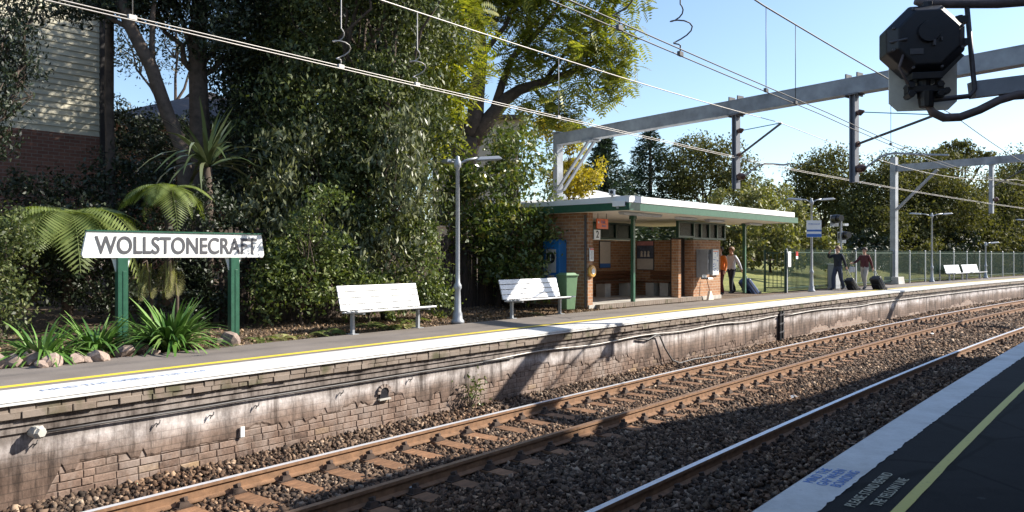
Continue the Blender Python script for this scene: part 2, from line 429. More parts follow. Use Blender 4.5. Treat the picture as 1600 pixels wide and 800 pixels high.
# ------------------------------------------------------------------ mesh helpers
class MB:
    def __init__(self): self.v = []; self.f = []; self.mi = []
    def add(self, vs, fs, mi=0):
        o = len(self.v)
        self.v += [tuple(x) for x in vs]
        self.f += [tuple(i + o for i in q) for q in fs]
        self.mi += [mi] * len(fs)
        return self
    def box(self, c, size, rot=None, mi=0, taper=1.0):
        hx, hy, hz = size[0] / 2, size[1] / 2, size[2] / 2
        vs = []
        for sz in (-1, 1):
            k = taper if sz > 0 else 1.0
            for sx, sy in ((-1, -1), (1, -1), (1, 1), (-1, 1)):
                vs.append(Vector((sx * hx * k, sy * hy * k, sz * hz)))
        if rot is not None:
            M = rot if isinstance(rot, Matrix) else Euler(rot).to_matrix()
            vs = [M @ v for v in vs]
        c = Vector(c)
        return self.add([v + c for v in vs], [(3, 2, 1, 0), (4, 5, 6, 7), (0, 1, 5, 4), (1, 2, 6, 5), (2, 3, 7, 6), (3, 0, 4, 7)], mi)
    def bar(self, a, b, w, h=None, mi=0, up=(0, 0, 1)):
        a, b = Vector(a), Vector(b)
        z = (b - a); L = z.length; z = z / L
        u = Vector(up)
        if abs(z.dot(u)) > 0.98: u = Vector((1, 0, 0))
        x = u.cross(z).normalized(); y = z.cross(x)
        M = Matrix((x, y, z)).transposed()
        return self.box((a + b) / 2, (w, h or w, L), M, mi)
    def tube(self, pts, r, n=8, mi=0, cap=True):
        pts = [Vector(p) for p in pts]
        rs = r if isinstance(r, (list, tuple)) else [r] * len(pts)
        vs = []; prev = None
        for i, p in enumerate(pts):
            t = (pts[min(i + 1, len(pts) - 1)] - pts[max(i - 1, 0)]).normalized()
            if prev is None:
                u = Vector((0, 0, 1)) if abs(t.z) < 0.9 else Vector((1, 0, 0))
                x = u.cross(t).normalized()
            else:
                x = (prev - t * prev.dot(t)).normalized()
            prev = x; y = t.cross(x)
            for k in range(n):
                a = 2 * math.pi * k / n
                vs.append(p + (x * math.cos(a) + y * math.sin(a)) * rs[i])
        fs = []
        for i in range(len(pts) - 1):
            for k in range(n):
                a, b = i * n + k, i * n + (k + 1) % n
                fs.append((a, b, b + n, a + n))
        if cap:
            fs.append(tuple(range(n - 1, -1, -1)))
            o = (len(pts) - 1) * n
            fs.append(tuple(range(o, o + n)))
        return self.add(vs, fs, mi)
    def lathe(self, prof, n=16, c=(0, 0, 0), mi=0):
        vs = []; c = Vector(c)
        for r, z in prof:
            for k in range(n):
                a = 2 * math.pi * k / n
                vs.append(c + Vector((r * math.cos(a), r * math.sin(a), z)))
        fs = []
        for i in range(len(prof) - 1):
            for k in range(n):
                a, b = i * n + k, i * n + (k + 1) % n
                fs.append((a, b, b + n, a + n))
        fs.append(tuple(range(n - 1, -1, -1)))
        o = (len(prof) - 1) * n
        fs.append(tuple(range(o, o + n)))
        return self.add(vs, fs, mi)
    def prism(self, poly, y0, y1, mi=0):            # polygon in x,z extruded along y
        n = len(poly)
        vs = [(x, y0, z) for x, z in poly] + [(x, y1, z) for x, z in poly]
        fs = [tuple(range(n)), tuple(range(2 * n - 1, n - 1, -1))]
        for i in range(n):
            j = (i + 1) % n
            fs.append((i, i + n, j + n, j))
        return self.add(vs, fs, mi)
    def mesh(self, name, mats, smooth=False):
        me = bpy.data.meshes.new(name)
        me.from_pydata(self.v, [], self.f)
        for m in (mats if isinstance(mats, (list, tuple)) else [mats]): me.materials.append(MATS[m])
        if max(self.mi, default=0): me.polygons.foreach_set('material_index', self.mi)
        if smooth: me.polygons.foreach_set('use_smooth', [True] * len(me.polygons))
        me.update()
        bm = bmesh.new(); bm.from_mesh(me); bmesh.ops.recalc_face_normals(bm, faces=bm.faces); bm.to_mesh(me); bm.free()
        return me
    def build(self, name, mats, parent=None, smooth=False, bevel=0.0):
        o = bpy.data.objects.new(name, self.mesh(name, mats, smooth))
        COL.objects.link(o)
        if parent: o.parent = parent
        if bevel:
            b = o.modifiers.new('bevel', 'BEVEL'); b.width = bevel; b.segments = 2; b.limit_method = 'ANGLE'
        return o

def tag(o, label=None, cat=None, group=None, kind=None):
    if label: o['label'] = label
    if cat: o['category'] = cat
    if group: o['group'] = group
    if kind: o['kind'] = kind
    return o

def empty(name, loc=(0, 0, 0), rz=0.0, label=None, cat=None, group=None):
    o = bpy.data.objects.new(name, None)
    o.empty_display_size = 0.2
    o.location = loc; o.rotation_euler = (0, 0, rz)
    COL.objects.link(o)
    return tag(o, label, cat, group)

def child(name, me, parent, loc=(0, 0, 0), rot=(0, 0, 0), scale=(1, 1, 1)):
    o = bpy.data.objects.new(name, me)
    o.location = loc; o.rotation_euler = rot; o.scale = scale
    COL.objects.link(o)
    o.parent = parent
    return o

def copy_tree(o, parent=None):
    c = o.copy(); COL.objects.link(c); c.parent = parent
    for ch in list(o.children): copy_tree(ch, c)
    return c

def frange(a, b, st):
    n = max(1, int(round((b - a) / st)))
    return [a + (b - a) * i / n for i in range(n + 1)]

def sweep(name, prof, s0, s1, ds, mats, parent=None, mi=None, closed=False, cap=True, smooth=False, zf=None):
    m = MB(); ss = frange(s0, s1, ds); n = len(prof)
    for s in ss:
        for d, z in prof:
            m.v.append(tuple(P(s, d, z + (zf(s, d) if zf else 0))))
    for i in range(len(ss) - 1):
        for k in range(n if closed else n - 1):
            a, b = i * n + k, i * n + (k + 1) % n
            m.f.append((a, a + n, b + n, b)); m.mi.append(mi[k] if mi else 0)
    if cap and closed:
        m.f.append(tuple(range(n))); m.mi.append(0)
        o = (len(ss) - 1) * n
        m.f.append(tuple(range(o + n - 1, o - 1, -1))); m.mi.append(0)
    return m.build(name, mats, parent, smooth)

def np_quads(name, V, material, parent=None, smooth=False, nper=4, faces=None, kind=None):
    # V (N, nper, 3): N little pieces; faces: quads inside one piece
    N = V.shape[0]
    faces = np.array(faces if faces is not None else [[0, 1, 2, 3]])
    fi = (faces[None] + (np.arange(N) * nper)[:, None, None]).reshape(-1, faces.shape[1])
    me = bpy.data.meshes.new(name)
    me.vertices.add(N * nper); me.vertices.foreach_set('co', V.reshape(-1).astype(np.float32))
    me.loops.add(fi.size); me.loops.foreach_set('vertex_index', fi.reshape(-1).astype(np.int32))
    me.polygons.add(len(fi))
    me.polygons.foreach_set('loop_start', (np.arange(len(fi)) * faces.shape[1]).astype(np.int32))
    me.polygons.foreach_set('loop_total', np.full(len(fi), faces.shape[1], np.int32))
    me.materials.append(MATS[material])
    me.update(calc_edges=True)
    me.validate()
    if parent == 'mesh': return me
    o = bpy.data.objects.new(name, me); COL.objects.link(o)
    if parent: o.parent = parent
    if kind: o['kind'] = kind
    return o

def unit(a): return a / np.maximum(np.linalg.norm(a, axis=-1, keepdims=True), 1e-9)

def leaf_quads(C, L, Wd, up=0.5, droop=0.0, axis=None, rng=RNG, lvar=0.5, out=None):
    N = len(C)
    a = rng.normal(size=(N, 3)) if axis is None else axis + rng.normal(size=(N, 3)) * 0.45
    a[:, 2] -= droop
    a = unit(a)
    n = rng.normal(size=(N, 3)) * (0.55 if out is not None else 1.0); n[:, 2] += up * (1 if out is not None else 2)
    if out is not None: n = n + out * 1.1
    w = unit(np.cross(n, a)); n = np.cross(a, w)
    l = (L * (1 + lvar * rng.uniform(-1, 1, N)))[:, None]
    wd = l * (Wd / L)
    V = np.empty((N, 4, 3))
    V[:, 0] = C - a * l * 0.5
    V[:, 1] = C + w * wd * 0.5 + n * wd * 0.12
    V[:, 2] = C + a * l * 0.5 - n * l * 0.08
    V[:, 3] = C - w * wd * 0.5 + n * wd * 0.12
    return V

def blob_points(c, r, clumps, per, spread, rng=RNG, shell=0.55):
    # lumps fill an ellipsoid (denser to the skin), leaves gather on the upper skin of each lump
    u = unit(rng.normal(size=(clumps, 3)))
    rad = rng.uniform(shell ** 3, 1, clumps) ** (1 / 3)
    rad *= 1 + 0.14 * rng.normal(size=clumps)
    cc = np.array(c) + u * rad[:, None] * np.array(r)
    k = rng.uniform(0.5, 1.5, clumps)
    v = unit(rng.normal(size=(clumps * per, 3)) + np.array([0, 0, 0.25]))
    rr = rng.uniform(0.25, 1.1, clumps * per) ** 0.6
    pts = np.repeat(cc, per, 0) + v * (spread * np.repeat(k, per) * rr)[:, None] * np.array([1.15, 1.15, 0.85])
    return np.concatenate([pts, v], 1)

def pxblob(px, py, D, rx, rz, ry=None):
    c = atD(px, py, D); k = D / F
    return (c, (rx * k, (ry if ry else (rx + rz) / 2) * k, rz * k))

def foliage(name, blobs, density, L, Wd, material, parent, spread=0.18, per=14, up=0.5, droop=0.3, shell=0.5, zmin=0.05):
    pts = []
    for c, r in blobs:
        area = 4 * math.pi * ((r[0] * r[1] + r[1] * r[2] + r[0] * r[2]) / 3)
        n = max(6, int(area * density / per))
        pts.append(blob_points(c, r, n, per, spread, shell=shell))
    C = np.concatenate(pts)
    C = C[C[:, 2] > zmin]
    return np_quads(name, leaf_quads(C[:, :3] - np.array(parent.location), L, Wd, up, droop, out=C[:, 3:]), material, parent)

def wobble(a, b, n, amp, rng=random):
    a, b = Vector(a), Vector(b)
    out = []
    for i in range(n + 1):
        t = i / n
        p = a.lerp(b, t)
        k = amp * math.sin(math.pi * t)
        out.append(p + Vector((rng.uniform(-k, k), rng.uniform(-k, k), rng.uniform(-k, k) * 0.3)))
    return out

def tree(name, label, cat, base_pt, limbs, blobs, L, Wd, leafm, density, barkm='bark', group=None, **kw):
    t = empty(name, base_pt, 0, label, cat, group)
    off = Vector(base_pt)
    m = MB()
    for pts, r0, r1 in limbs:
        pts = [Vector(p) - off for p in pts]
        n = len(pts)
        m.tube(pts, [r0 + (r1 - r0) * i / (n - 1) for i in range(n)], 7)
    m.build('trunk', barkm, t, smooth=True)
    foliage('crown', blobs, density, L, Wd, leafm, t, **kw)
    return t

def auto_limbs(base_pt, blobs, r0):
    b = Vector(base_pt)
    cen = sum((Vector(c) for c, r in blobs), Vector()) / len(blobs)
    low = min(c[2] - r[2] * 0.4 for c, r in blobs)
    fork = Vector((b.x * 0.6 + cen.x * 0.4, b.y * 0.6 + cen.y * 0.4, max(b.z + 0.3, b.z + (low - b.z) * 0.7)))
    out = [(wobble(b - Vector((0, 0, 0.2)), fork, 4, 0.06 * (fork - b).length), r0, r0 * 0.75)]
    for c, r in blobs:
        c = Vector(c)
        out.append((wobble(fork, c + Vector((0, 0, r[2] * 0.3)), 5, 0.06 * (c - fork).length), r0 * 0.5, r0 * 0.12))
        for k in range(3):
            e = c + Vector((random.uniform(-1, 1) * r[0], random.uniform(-1, 1) * r[1], random.uniform(-0.4, 0.9) * r[2])) * 0.8
            out.append((wobble(fork.lerp(c, 0.6), e, 4, 0.08 * (e - fork).length), r0 * 0.22, r0 * 0.05))
    return out

def text_mesh(txt, size, mname, thick=0.002, bold=0.0, sx=1.0):
    cu = bpy.data.curves.new('lettering', 'FONT')
    cu.body = txt; cu.size = size; cu.align_x = 'CENTER'; cu.align_y = 'CENTER'
    cu.extrude = thick; cu.offset = bold
    o = bpy.data.objects.new('tmp', cu); COL.objects.link(o)
    dg = bpy.context.evaluated_depsgraph_get()
    me = bpy.data.meshes.new_from_object(o.evaluated_get(dg))
    bpy.data.objects.remove(o); bpy.data.curves.remove(cu)
    me.materials.clear(); me.materials.append(MATS[mname])
    return me

# ================================================================== SETTING
D1 = -0.877 - 0.7525                        # centre line of the far track
D2 = D1 - 1.505 - 2.203                     # centre line of the near track
DN = -6.975                                 # edge of the near platform
WD = 0.14                                   # face of the far platform wall
SA, SB = -13.0, 110.0

# ground to the horizon
m = MB()
m.add([(-900, -900, -1.6), (1500, -900, -1.6), (1500, 1500, -1.6), (-900, 1500, -1.6)], [(0, 1, 2, 3)])
tag(m.build('ground', 'soil'), kind='structure')
tag(sweep('garden_ground', [(2.46, -1.5), (2.48, -0.03), (3.4, 0.03), (6, 0.10), (9, 0.5), (14, 0.8), (140, 1.0)], -90, 160, 2.0, 'soil'), kind='structure')
tag(sweep('lawn', [(3.0, 0.028), (4.5, 0.085), (6, 0.15), (9, 0.55), (13.6, 0.84), (40, 0.93)], 17.2, 60, 2.0, 'lawn'), kind='structure')
# track bed
tag(sweep('track_bed', [(WD + 0.05, -1.13), (-0.4, -1.16), (-0.6, -1.20), (-2.7, -1.20), (-3.5, -1.17), (-4.3, -1.2), (-6.5, -1.22), (DN + 0.3, -1.2)], SA, SB, 1.5, 'ballast_bed'), kind='structure')

# far platform: asphalt, white edge strip, yellow line
plat = sweep('platform', [(0.30, -0.30), (0.30, -0.012), (0.66, 0.0), (2.5, 0.0), (2.5, -0.3)], SA, SB, 1.0, 'asphalt')
tag(plat, kind='structure')
sweep('white_edge_strip', [(0.02, -0.022), (0.02, 0.004), (0.70, 0.006), (0.70, -0.01)], SA, SB, 0.5, 'edge_white', plat)
sweep('coping_lip', [(0.05, -0.055), (0.0, -0.052), (0.0, -0.03), (0.05, -0.03)], SA, SB, 0.5, 'edge_white', plat, closed=True)
sweep('yellow_line', [(0.90, 0.001), (0.90, 0.005), (1.015, 0.005), (1.015, 0.001)], SA, SB, 0.5, 'yellow_line', plat)

# near platform (in the shade of the station building)
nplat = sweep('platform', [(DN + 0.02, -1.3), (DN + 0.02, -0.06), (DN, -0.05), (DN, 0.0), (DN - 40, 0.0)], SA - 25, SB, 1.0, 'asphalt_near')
tag(nplat, kind='structure')
def ragged(name, d0, d1, z, s0, s1, st, amp, mname, parent):
    m = MB(); n = 0; r = random.Random(3)
    for s in frange(s0, s1, st):
        e = d1 + r.uniform(-1, 1) * amp * (1 + 2 * (r.random() < 0.06))
        m.v += [tuple(P(s, d0, z)), tuple(P(s, e, z))]
        if n: m.f.append((2 * n - 2, 2 * n - 1, 2 * n + 1, 2 * n)); m.mi.append(0)
        n += 1
    return m.build(name, mname, parent)
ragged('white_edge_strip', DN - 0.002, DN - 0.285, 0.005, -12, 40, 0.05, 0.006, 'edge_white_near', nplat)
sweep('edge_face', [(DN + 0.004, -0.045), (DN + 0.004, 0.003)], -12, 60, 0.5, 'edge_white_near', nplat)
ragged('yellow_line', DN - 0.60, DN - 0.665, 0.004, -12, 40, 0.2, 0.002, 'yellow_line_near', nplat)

def ground_text(txt, size, mname, s, d, z, parent, rot=0.0, sx=1.0):
    me = text_mesh(txt, size, mname, 0.0005)
    o = child('lettering', me, parent, P(s, d, z), (0, 0, phi(s) + rot), (sx, 1, 1))
    return o
a, b = at(1322, 793), at(1392, 740)
mid = (a + b) / 2; sm, dm = sd(mid.x, mid.y)
ground_text('PLEASE STAND BEHIND', 0.088, 'text_cream', sm, DN - 0.40, 0.006, nplat, 0, 0.95)
ground_text('THE YELLOW LINE', 0.088, 'text_cream', sm + 0.02, DN - 0.51, 0.006, nplat, 0, 0.95)
q = at(1298, 748); sm2, _ = sd(q.x, q.y)
for i, t in enumerate(('MIND THE', 'GAP WHEN', 'BOARDING')):
    ground_text(t, 0.092, 'strip_blue', sm2 + 0.02 * i, DN - 0.06 - 0.08 * i, 0.008, nplat, 0, 0.95)
for px_, py_ in ((140, 601), (270, 589), (980, 497), (1220, 470)):
    q = at(px_, py_); s_, d_ = sd(q.x, q.y)
    ground_text('MIND THE GAP', 0.15, 'strip_blue_faded', s_, 0.36, 0.010, plat, 0, 1.0)

# ------------------------------------------------------------------ far platform wall: core, bricks, render, ledges
wall = empty('platform_wall', P(0, WD), 0, 'old brick and lime stained platform wall beside the far track', 'wall')
woff = Vector(wall.location)
def wsweep(name, prof, s0, s1, ds, mats, **k):
    o = sweep(name, prof, s0, s1, ds, mats, None, **k)
    o.parent = wall; o.location = -woff
    return o
wsweep('wall_core', [(WD + 0.02, -1.5), (WD + 0.02, -0.05), (WD + 0.25, -0.05)], SA, 12.0, 1.0, 'mortar')
wsweep('wall_face', [(WD + 0.005, -1.5), (WD + 0.005, -0.05), (WD + 0.25, -0.05)], 12.0, SB, 1.0, 'wall_brick_far')
# upper corbel course in shadow of the coping, and ledge
wsweep('ledge', [(WD + 0.03, -0.21), (WD - 0.055, -0.21), (WD - 0.055, -0.275), (WD + 0.03, -0.275)], SA, SB, 1.0, 'lime_render', closed=True)
wsweep('string_course', [(WD + 0.03, -0.285), (WD - 0.03, -0.287), (WD - 0.03, -0.355), (WD + 0.03, -0.36)], SA, SB, 1.0, 'lime_render', closed=True)

def render_coat():
    m = MB(); r = random.Random(8); n = 0
    ph = [r.uniform(0, 6) for _ in range(6)]
    fr = [0.37, 0.83, 1.7, 3.1, 6.3, 11.0]; am = [0.10, 0.07, 0.06, 0.04, 0.025, 0.015]
    for s in frange(SA, 75, 0.045):
        cell = int((s + 50) / 0.20); rc = random.Random(cell * 7 + 1)
        low = -0.79 - 0.10 * min(1, max(0, (s - 1) / 3)) + 0.05 * rc.uniform(-1, 1) + 0.035 * random.Random(int((s + 50) / 0.09)).uniform(-1, 1) + sum(a_ * math.sin(f_ * s + p_) for a_, f_, p_ in zip(am, fr, ph)) + r.uniform(-0.012, 0.012)
        if s < -7.2: low = min(low, -0.75 - 0.55 * min(1, (-7.2 - s) / 0.35))
        low = round((low + 1.165 - 0.043) / 0.086) * 0.086 - 1.165 + 0.043 + r.uniform(-0.01, 0.01) if rc.random() < 0.75 else low
        if s > 12: low -= 0.12
        low = max(low, -1.25)
        m.v += [tuple(P(s, WD + 0.01, -0.34)), tuple(P(s, WD - 0.002, -0.345)), tuple(P(s, WD - 0.002, low + 0.03)), tuple(P(s, WD + 0.012, low))]
        if n:
            o = 4 * n
            for k in range(3):
                m.f.append((o - 4 + k, o + k, o + k + 1, o - 3 + k)); m.mi.append(0)
        n += 1
    o = m.build('render_coat', 'lime_render', wall); o.location = -woff
    return o
render_coat()

def brick_mesh(seed):
    r = random.Random(seed); j = lambda a: r.uniform(-a, a)
    bl, bd, bh = 0.23, 0.09, 0.076
    m = MB(); c = 0.006
    # front (y negative) slightly smaller: worn arrises
    vs = [(-bl / 2, bd / 2, -bh / 2), (bl / 2, bd / 2, -bh / 2), (bl / 2, bd / 2, bh / 2), (-bl / 2, bd / 2, bh / 2),
          (-bl / 2, -bd / 2 + c, -bh / 2), (bl / 2, -bd / 2 + c, -bh / 2), (bl / 2, -bd / 2 + c, bh / 2), (-bl / 2, -bd / 2 + c, bh / 2)]
    vs += [(-bl / 2 + c + j(.004), -bd / 2 + j(.003), -bh / 2 + c + j(.003)), (bl / 2 - c + j(.004), -bd / 2 + j(.003), -bh / 2 + c + j(.003)),
           (bl / 2 - c + j(.004), -bd / 2 + j(.003), bh / 2 - c + j(.003)), (-bl / 2 + c + j(.004), -bd / 2 + j(.003), bh / 2 - c + j(.003))]
    fs = [(0, 1, 2, 3)]
    for o in (0, 4):
        for k in range(4):
            fs.append((o + k, o + (k + 1) % 4, o + 4 + (k + 1) % 4, o + 4 + k))
    fs.append((8, 9, 10, 11))
    m.add(vs, fs)
    return m
BR = [brick_mesh(i) for i in range(5)]
BRM = [b_.mesh('brick', 'old_brick') for b_ in BR]
COPM = [b_.mesh('coping_brick', 'coping_brick') for b_ in BR]
def lay(name, meshes, d_face, zlist, s0, s_ind, s_end, matname, protr, keep=lambda s, z: True):
    r = random.Random(name); stuff = MB(); cnt = 0
    for ci, z in enumerate(zlist):
        s = s0 + (0.12 if ci % 2 else 0) + r.uniform(-0.02, 0.02)
        while s < s_end:
            ln = 0.24 if r.random() > 0.22 else 0.125
            sc = s + ln / 2
            if keep(sc, z):
                dd = d_face + 0.045 - protr * r.uniform(0.4, 1.0)
                k = r.randrange(5); rx = (ln - 0.01) / 0.23
                if s < s_ind and cnt < 298:
                    o = child(name, meshes[k], wall, P(sc, dd, z) - woff, (r.uniform(-.02, .02), r.uniform(-.012, .012), phi(sc) + r.uniform(-.015, .015)), (rx, 1, 1)); cnt += 1
                else:
                    M = Matrix.Translation(P(sc, dd, z) - woff) @ Matrix.Rotation(phi(sc) + r.uniform(-.015, .015), 4, 'Z') @ Matrix.Diagonal((rx, 1, 1, 1))
                    stuff.add([M @ Vector(v) for v in BR[k].v], BR[k].f)
            s += ln
    if stuff.v:
        tag(stuff.build(name, matname, wall), kind='stuff')
lay('brick', BRM, WD + 0.02, [-1.165 + 0.086 * i for i in range(8)], -9.2, 0.4, 12.0, 'old_brick', 0.018, keep=lambda s, z: z < -0.5)
lay('coping_brick', COPM, 0.06, [-0.160, -0.100], -9.2, 6.0, 26.0, 'coping_brick', 0.035)
wsweep('coping_core', [(0.35, -0.205), (0.075, -0.205), (0.075, -0.06), (0.35, -0.06)], SA, SB, 1.0, 'mortar', closed=True)
wsweep('coping_far', [(0.2, -0.203), (0.03, -0.203), (0.03, -0.058), (0.2, -0.058)], 26.0, SB, 1.0, 'coping_brick', closed=True)

# ------------------------------------------------------------------ ballast stones
def ballast():
    V = []
    base_c = np.array([[-1, -1, -1], [1, -1, -1], [1, 1, -1], [-1, 1, -1], [-1, -1, 1], [1, -1, 1], [1, 1, 1], [-1, 1, 1]], float)
    rails = [D1 + .7525, D1 - .7525, D2 + .7525, D2 - .7525]
    for s0, s1, dens, size in ((-10.5, 2, 760, 0.0235), (2, 12, 540, 0.027), (12, 26, 260, 0.037), (26, 62, 100, 0.052)):
        n = int((s1 - s0) * (WD - DN) * dens)
        s = RNG.uniform(s0, s1, n); d = RNG.uniform(DN + 0.1, WD - 0.01, n)
        # fewer in the deep shade beside the near platform
        keep = (d > -5.2) | (RNG.random(n) < 0.45)
        s, d = s[keep], d[keep]; n = len(s)
        on_sl = ((np.abs(d - D1) < 1.2) | (np.abs(d - D2) < 1.2)) & (np.abs(((s + 9) / 0.62) % 1 - 0.5) > 0.30)
        z = np.interp(-d, [0, 0.4, 0.7, 2.7, 3.5, 4.3, 7], [-1.11, -1.14, -1.195, -1.195, -1.15, -1.2, -1.21]) + RNG.normal(size=n) * 0.012
        z += 0.026 * np.exp(-((d - D1 + 0.22) / 0.26) ** 2) + 0.05 * np.exp(-((d - D2) / 0.9) ** 2)
        z[on_sl & (np.abs(d - D1) < 1.2) & (np.abs(d - D1 + 0.22) > 0.25)] -= 0.042
        k = np.ones(n, bool)
        for r_ in rails: k &= np.abs(d - r_) > 0.05
        s, d, z = s[k], d[k], z[k]; n = len(s)
        t = TH0 - s / RR
        C = np.stack([CX + (RR + d) * np.cos(t), CY + (RR + d) * np.sin(t), z], 1)
        q = base_c[None] * RNG.uniform(0.4, 1.15, (n, 8, 1)) * (size * RNG.uniform(0.55, 1.2, (n, 1, 3)) * RNG.choice([0.6, 0.9, 1.0, 1.15, 1.45], (n, 1, 1)))
        u1 = unit(RNG.normal(size=(n, 3))); u2 = unit(np.cross(u1, RNG.normal(size=(n, 3)))); u3 = np.cross(u1, u2)
        Rm = np.stack([u1, u2, u3], 1)
        V.append(np.einsum('nij,njk->nik', q, Rm) + C[:, None])
    V = np.concatenate(V)
    o = np_quads('ballast_stones', V, 'ballast_stone', nper=8, faces=[[3, 2, 1, 0], [4, 5, 6, 7], [0, 1, 5, 4], [1, 2, 6, 5], [2, 3, 7, 6], [3, 0, 4, 7]])
    tag(o, 'brown crushed stone ballast lying between the rails', 'ballast', kind='stuff')
ballast()

# ------------------------------------------------------------------ tracks
def rail_prof(dc, zt=-1.0):
    h = [(-.036, 0), (-.036, -.035), (-.010, -.048), (-.010, -.130), (-.072, -.148), (-.072, -.160)]
    l = [(dc + x, zt + z) for x, z in h]
    r_ = [(dc - x, zt + z) for x, z in reversed(h)]
    return l + r_                           # closed; last segment (back to the first) is the running surface
slm = MB().box((0, 0, 0), (0.23, 2.42, 0.12)).mesh('sleeper', 'sleeper_rust')
def clip_mb():
    m = MB()
    for sy in (-1, 1):
        m.box((0, sy * 0.115, 0.03), (0.15, 0.09, 0.06), taper=0.65)
        m.box((0.02, sy * 0.095, 0.075), (0.06, 0.06, 0.04), rot=(0.3 * sy, 0, 0.4))
    m.box((0, 0, 0.004), (0.2, 0.34, 0.014))
    return m
clm = clip_mb().mesh('rail_clip', 'clip_rust')
for dc, lab in ((D1, 'sunlit railway track with rusty sleepers beside the old brick wall'), (D2, 'railway track in shade beside the near platform edge')):
    t = empty('railway_track', P(0, dc, -1.16), 0, lab, 'railway track')
    toff = Vector(t.location)
    for sgn in (1, -1):
        o = sweep('rail', rail_prof(dc + sgn * 0.7525), SA, SB, 0.6, ['rail_rust', 'rail_glint' if (dc == D2 or sgn > 0) else 'rail_no_glint'], None, mi=[0] * 11 + [1], closed=True)
        o.parent = t; o.location = -toff
    r = random.Random(1); s = -9.0; 
    while s < 66:
        sl_ = child('sleeper', slm, t, P(s, dc, -1.222 if dc == D1 else -1.235) - toff, (0, 0, phi(s) + r.uniform(-.012, .012)), (r.uniform(.92, 1.06), 1, 1))
        if s < 30:
            for sgn in (1, -1):
                child('rail_clip', clm, sl_, (0, sgn * 0.7525, 0.062))
        s += 0.62

# ================================================================== STATION SHELTER on the far platform
S0 = Vector((2.0, 20.45, 0.0)); SPH = phi(11.0)
sT = Vector((math.cos(SPH), math.sin(SPH), 0)); sN = Vector((-math.sin(SPH), math.cos(SPH), 0))
def lx(px, y=0.0):                          # local x on the shelter's plane y under picture column px
    k = (px - 800) / F
    o = S0 + sN * y
    return (k * o.y - o.x) / (sT.x - k * sT.y)
def lz(px, py, y=0.0):                      # height of a picture point on that plane
    p = S0 + sN * y + sT * lx(px, y)
    return HP + (YH - py) * p.y / F
shel = empty('station_shelter', S0, SPH, 'brick station shelter with flat white roof and green fascia on far platform', 'station shelter')
X928, X1060, X1083, X1126 = lx(929), lx(1061), lx(1084), lx(1126)
ZS = 0.12                                   # shelter floor, one step up
CB = 2.56                                   # underside of the canopy
BK = 2.3                                    # back wall of the waiting bay
m = MB().box(((X1126) / 2, 1.9 + 0.02, ZS / 2 - 0.2), (X1126 - 0.02, 3.9, ZS + 0.4)); m.build('floor_slab', 'concrete', shel)
# brick-on-edge step, piece by piece
x = 0.02
stp = MB().box((0, 0, 0), (0.10, 0.14, 0.115)).mesh('step_brick', 'coping_brick')
x = X928
while x < X1083 + 0.2:
    child('step_brick', stp, shel, (x + 0.055, -0.10, ZS / 2 + 0.003), (0, 0, random.uniform(-.02, .02))); x += 0.112
MB().box((0.10, 1.95, 1.3), (0.22, 3.9, 2.6)).build('end_wall', 'shelter_brick', shel)
MB().box(((0.22 + X1083) / 2, BK + 0.11, 0.95), (X1083 - 0.22, 0.22, 1.95)).build('back_wall', 'shelter_brick', shel)
MB().box(((X1083 + X1126) / 2, 1.26, 0.93), (X1126 - X1083, 2.5, 1.98)).build('office_wall', 'shelter_brick', shel)
MB().box((X1060 + 0.06, 0.13, 0.93), (0.16, 0.24, 1.98)).build('pier', 'shelter_brick', shel)
MB().box(((X1060 + X1083) / 2 + 0.06, 0.35, 1.0), (X1083 - X1060 - 0.14, 0.06, 1.95)).build('door', 'door_dark', shel)
# clerestory windows: back wall and office
def windows(x0, x1, y, z0, z1, n, lit=()):
    w = (x1 - x0) / n
    f = MB()
    f.box(((x0 + x1) / 2, y, z0 + 0.03), (x1 - x0, 0.09, 0.06)); f.box(((x0 + x1) / 2, y, z1 - 0.03), (x1 - x0, 0.09, 0.06))
    for i in range(n + 1): f.box((x0 + i * w, y - 0.002, (z0 + z1) / 2), (0.07, 0.096, z1 - z0))
    fo = f.build('window_frame', 'dark_green', shel)
    for i in range(n):
        MB().box((x0 + (i + .5) * w, y + 0.01, (z0 + z1) / 2), (w - 0.06, 0.012, z1 - z0 - 0.1)).build('pane', 'window_painted_light' if i in lit else 'clear_glass', fo)
windows(0.25, X1083 - 0.02, BK + 0.06, 1.94, 2.5, 6, (1, 3))
windows(X1083, X1126 + 0.35, 0.06, 1.94, 2.5, 4, ())
windows(X1060 - 0.02, X1083 + 0.0, 0.03, 1.98, 2.5, 1)
# canopy roof
cx0, cx1 = -0.45, lx(1246, -1.55)
cy0, cy1 = -1.55, 4.2
MB().box(((cx0 + cx1) / 2, (cy0 + cy1) / 2, CB + 0.01), (cx1 - cx0 - 0.06, cy1 - cy0 - 0.06, 0.03)).build('soffit', 'soffit', shel)
f = MB()
for yy in (cy0, cy1): f.box(((cx0 + cx1) / 2, yy, CB + 0.08), (cx1 - cx0, 0.04, 0.19))
for xx in (cx0, cx1): f.box((xx, (cy0 + cy1) / 2, CB + 0.08), (0.04, cy1 - cy0 - 0.042, 0.19))
f.build('fascia', 'green_paint', shel)
rf = MB()
rx1 = cx1 - 0.35
rf.add([(cx0 - .03, cy0 - .04, CB + .178), (rx1, cy0 - .04, CB + .178), (rx1, cy1 + .04, CB + .178), (cx0 - .03, cy1 + .04, CB + .178),
        (cx0 - .03, cy0 - .04, CB + .34), (rx1, cy0 - .04, CB + .34), (rx1, cy1 + .04, CB + .26), (cx0 - .03, cy1 + .04, CB + .26)],
       [(3, 2, 1, 0), (4, 5, 6, 7), (0, 1, 5, 4), (1, 2, 6, 5), (2, 3, 7, 6), (3, 0, 4, 7)])
ro = rf.build('roof', 'roof_white', shel)
g = MB()
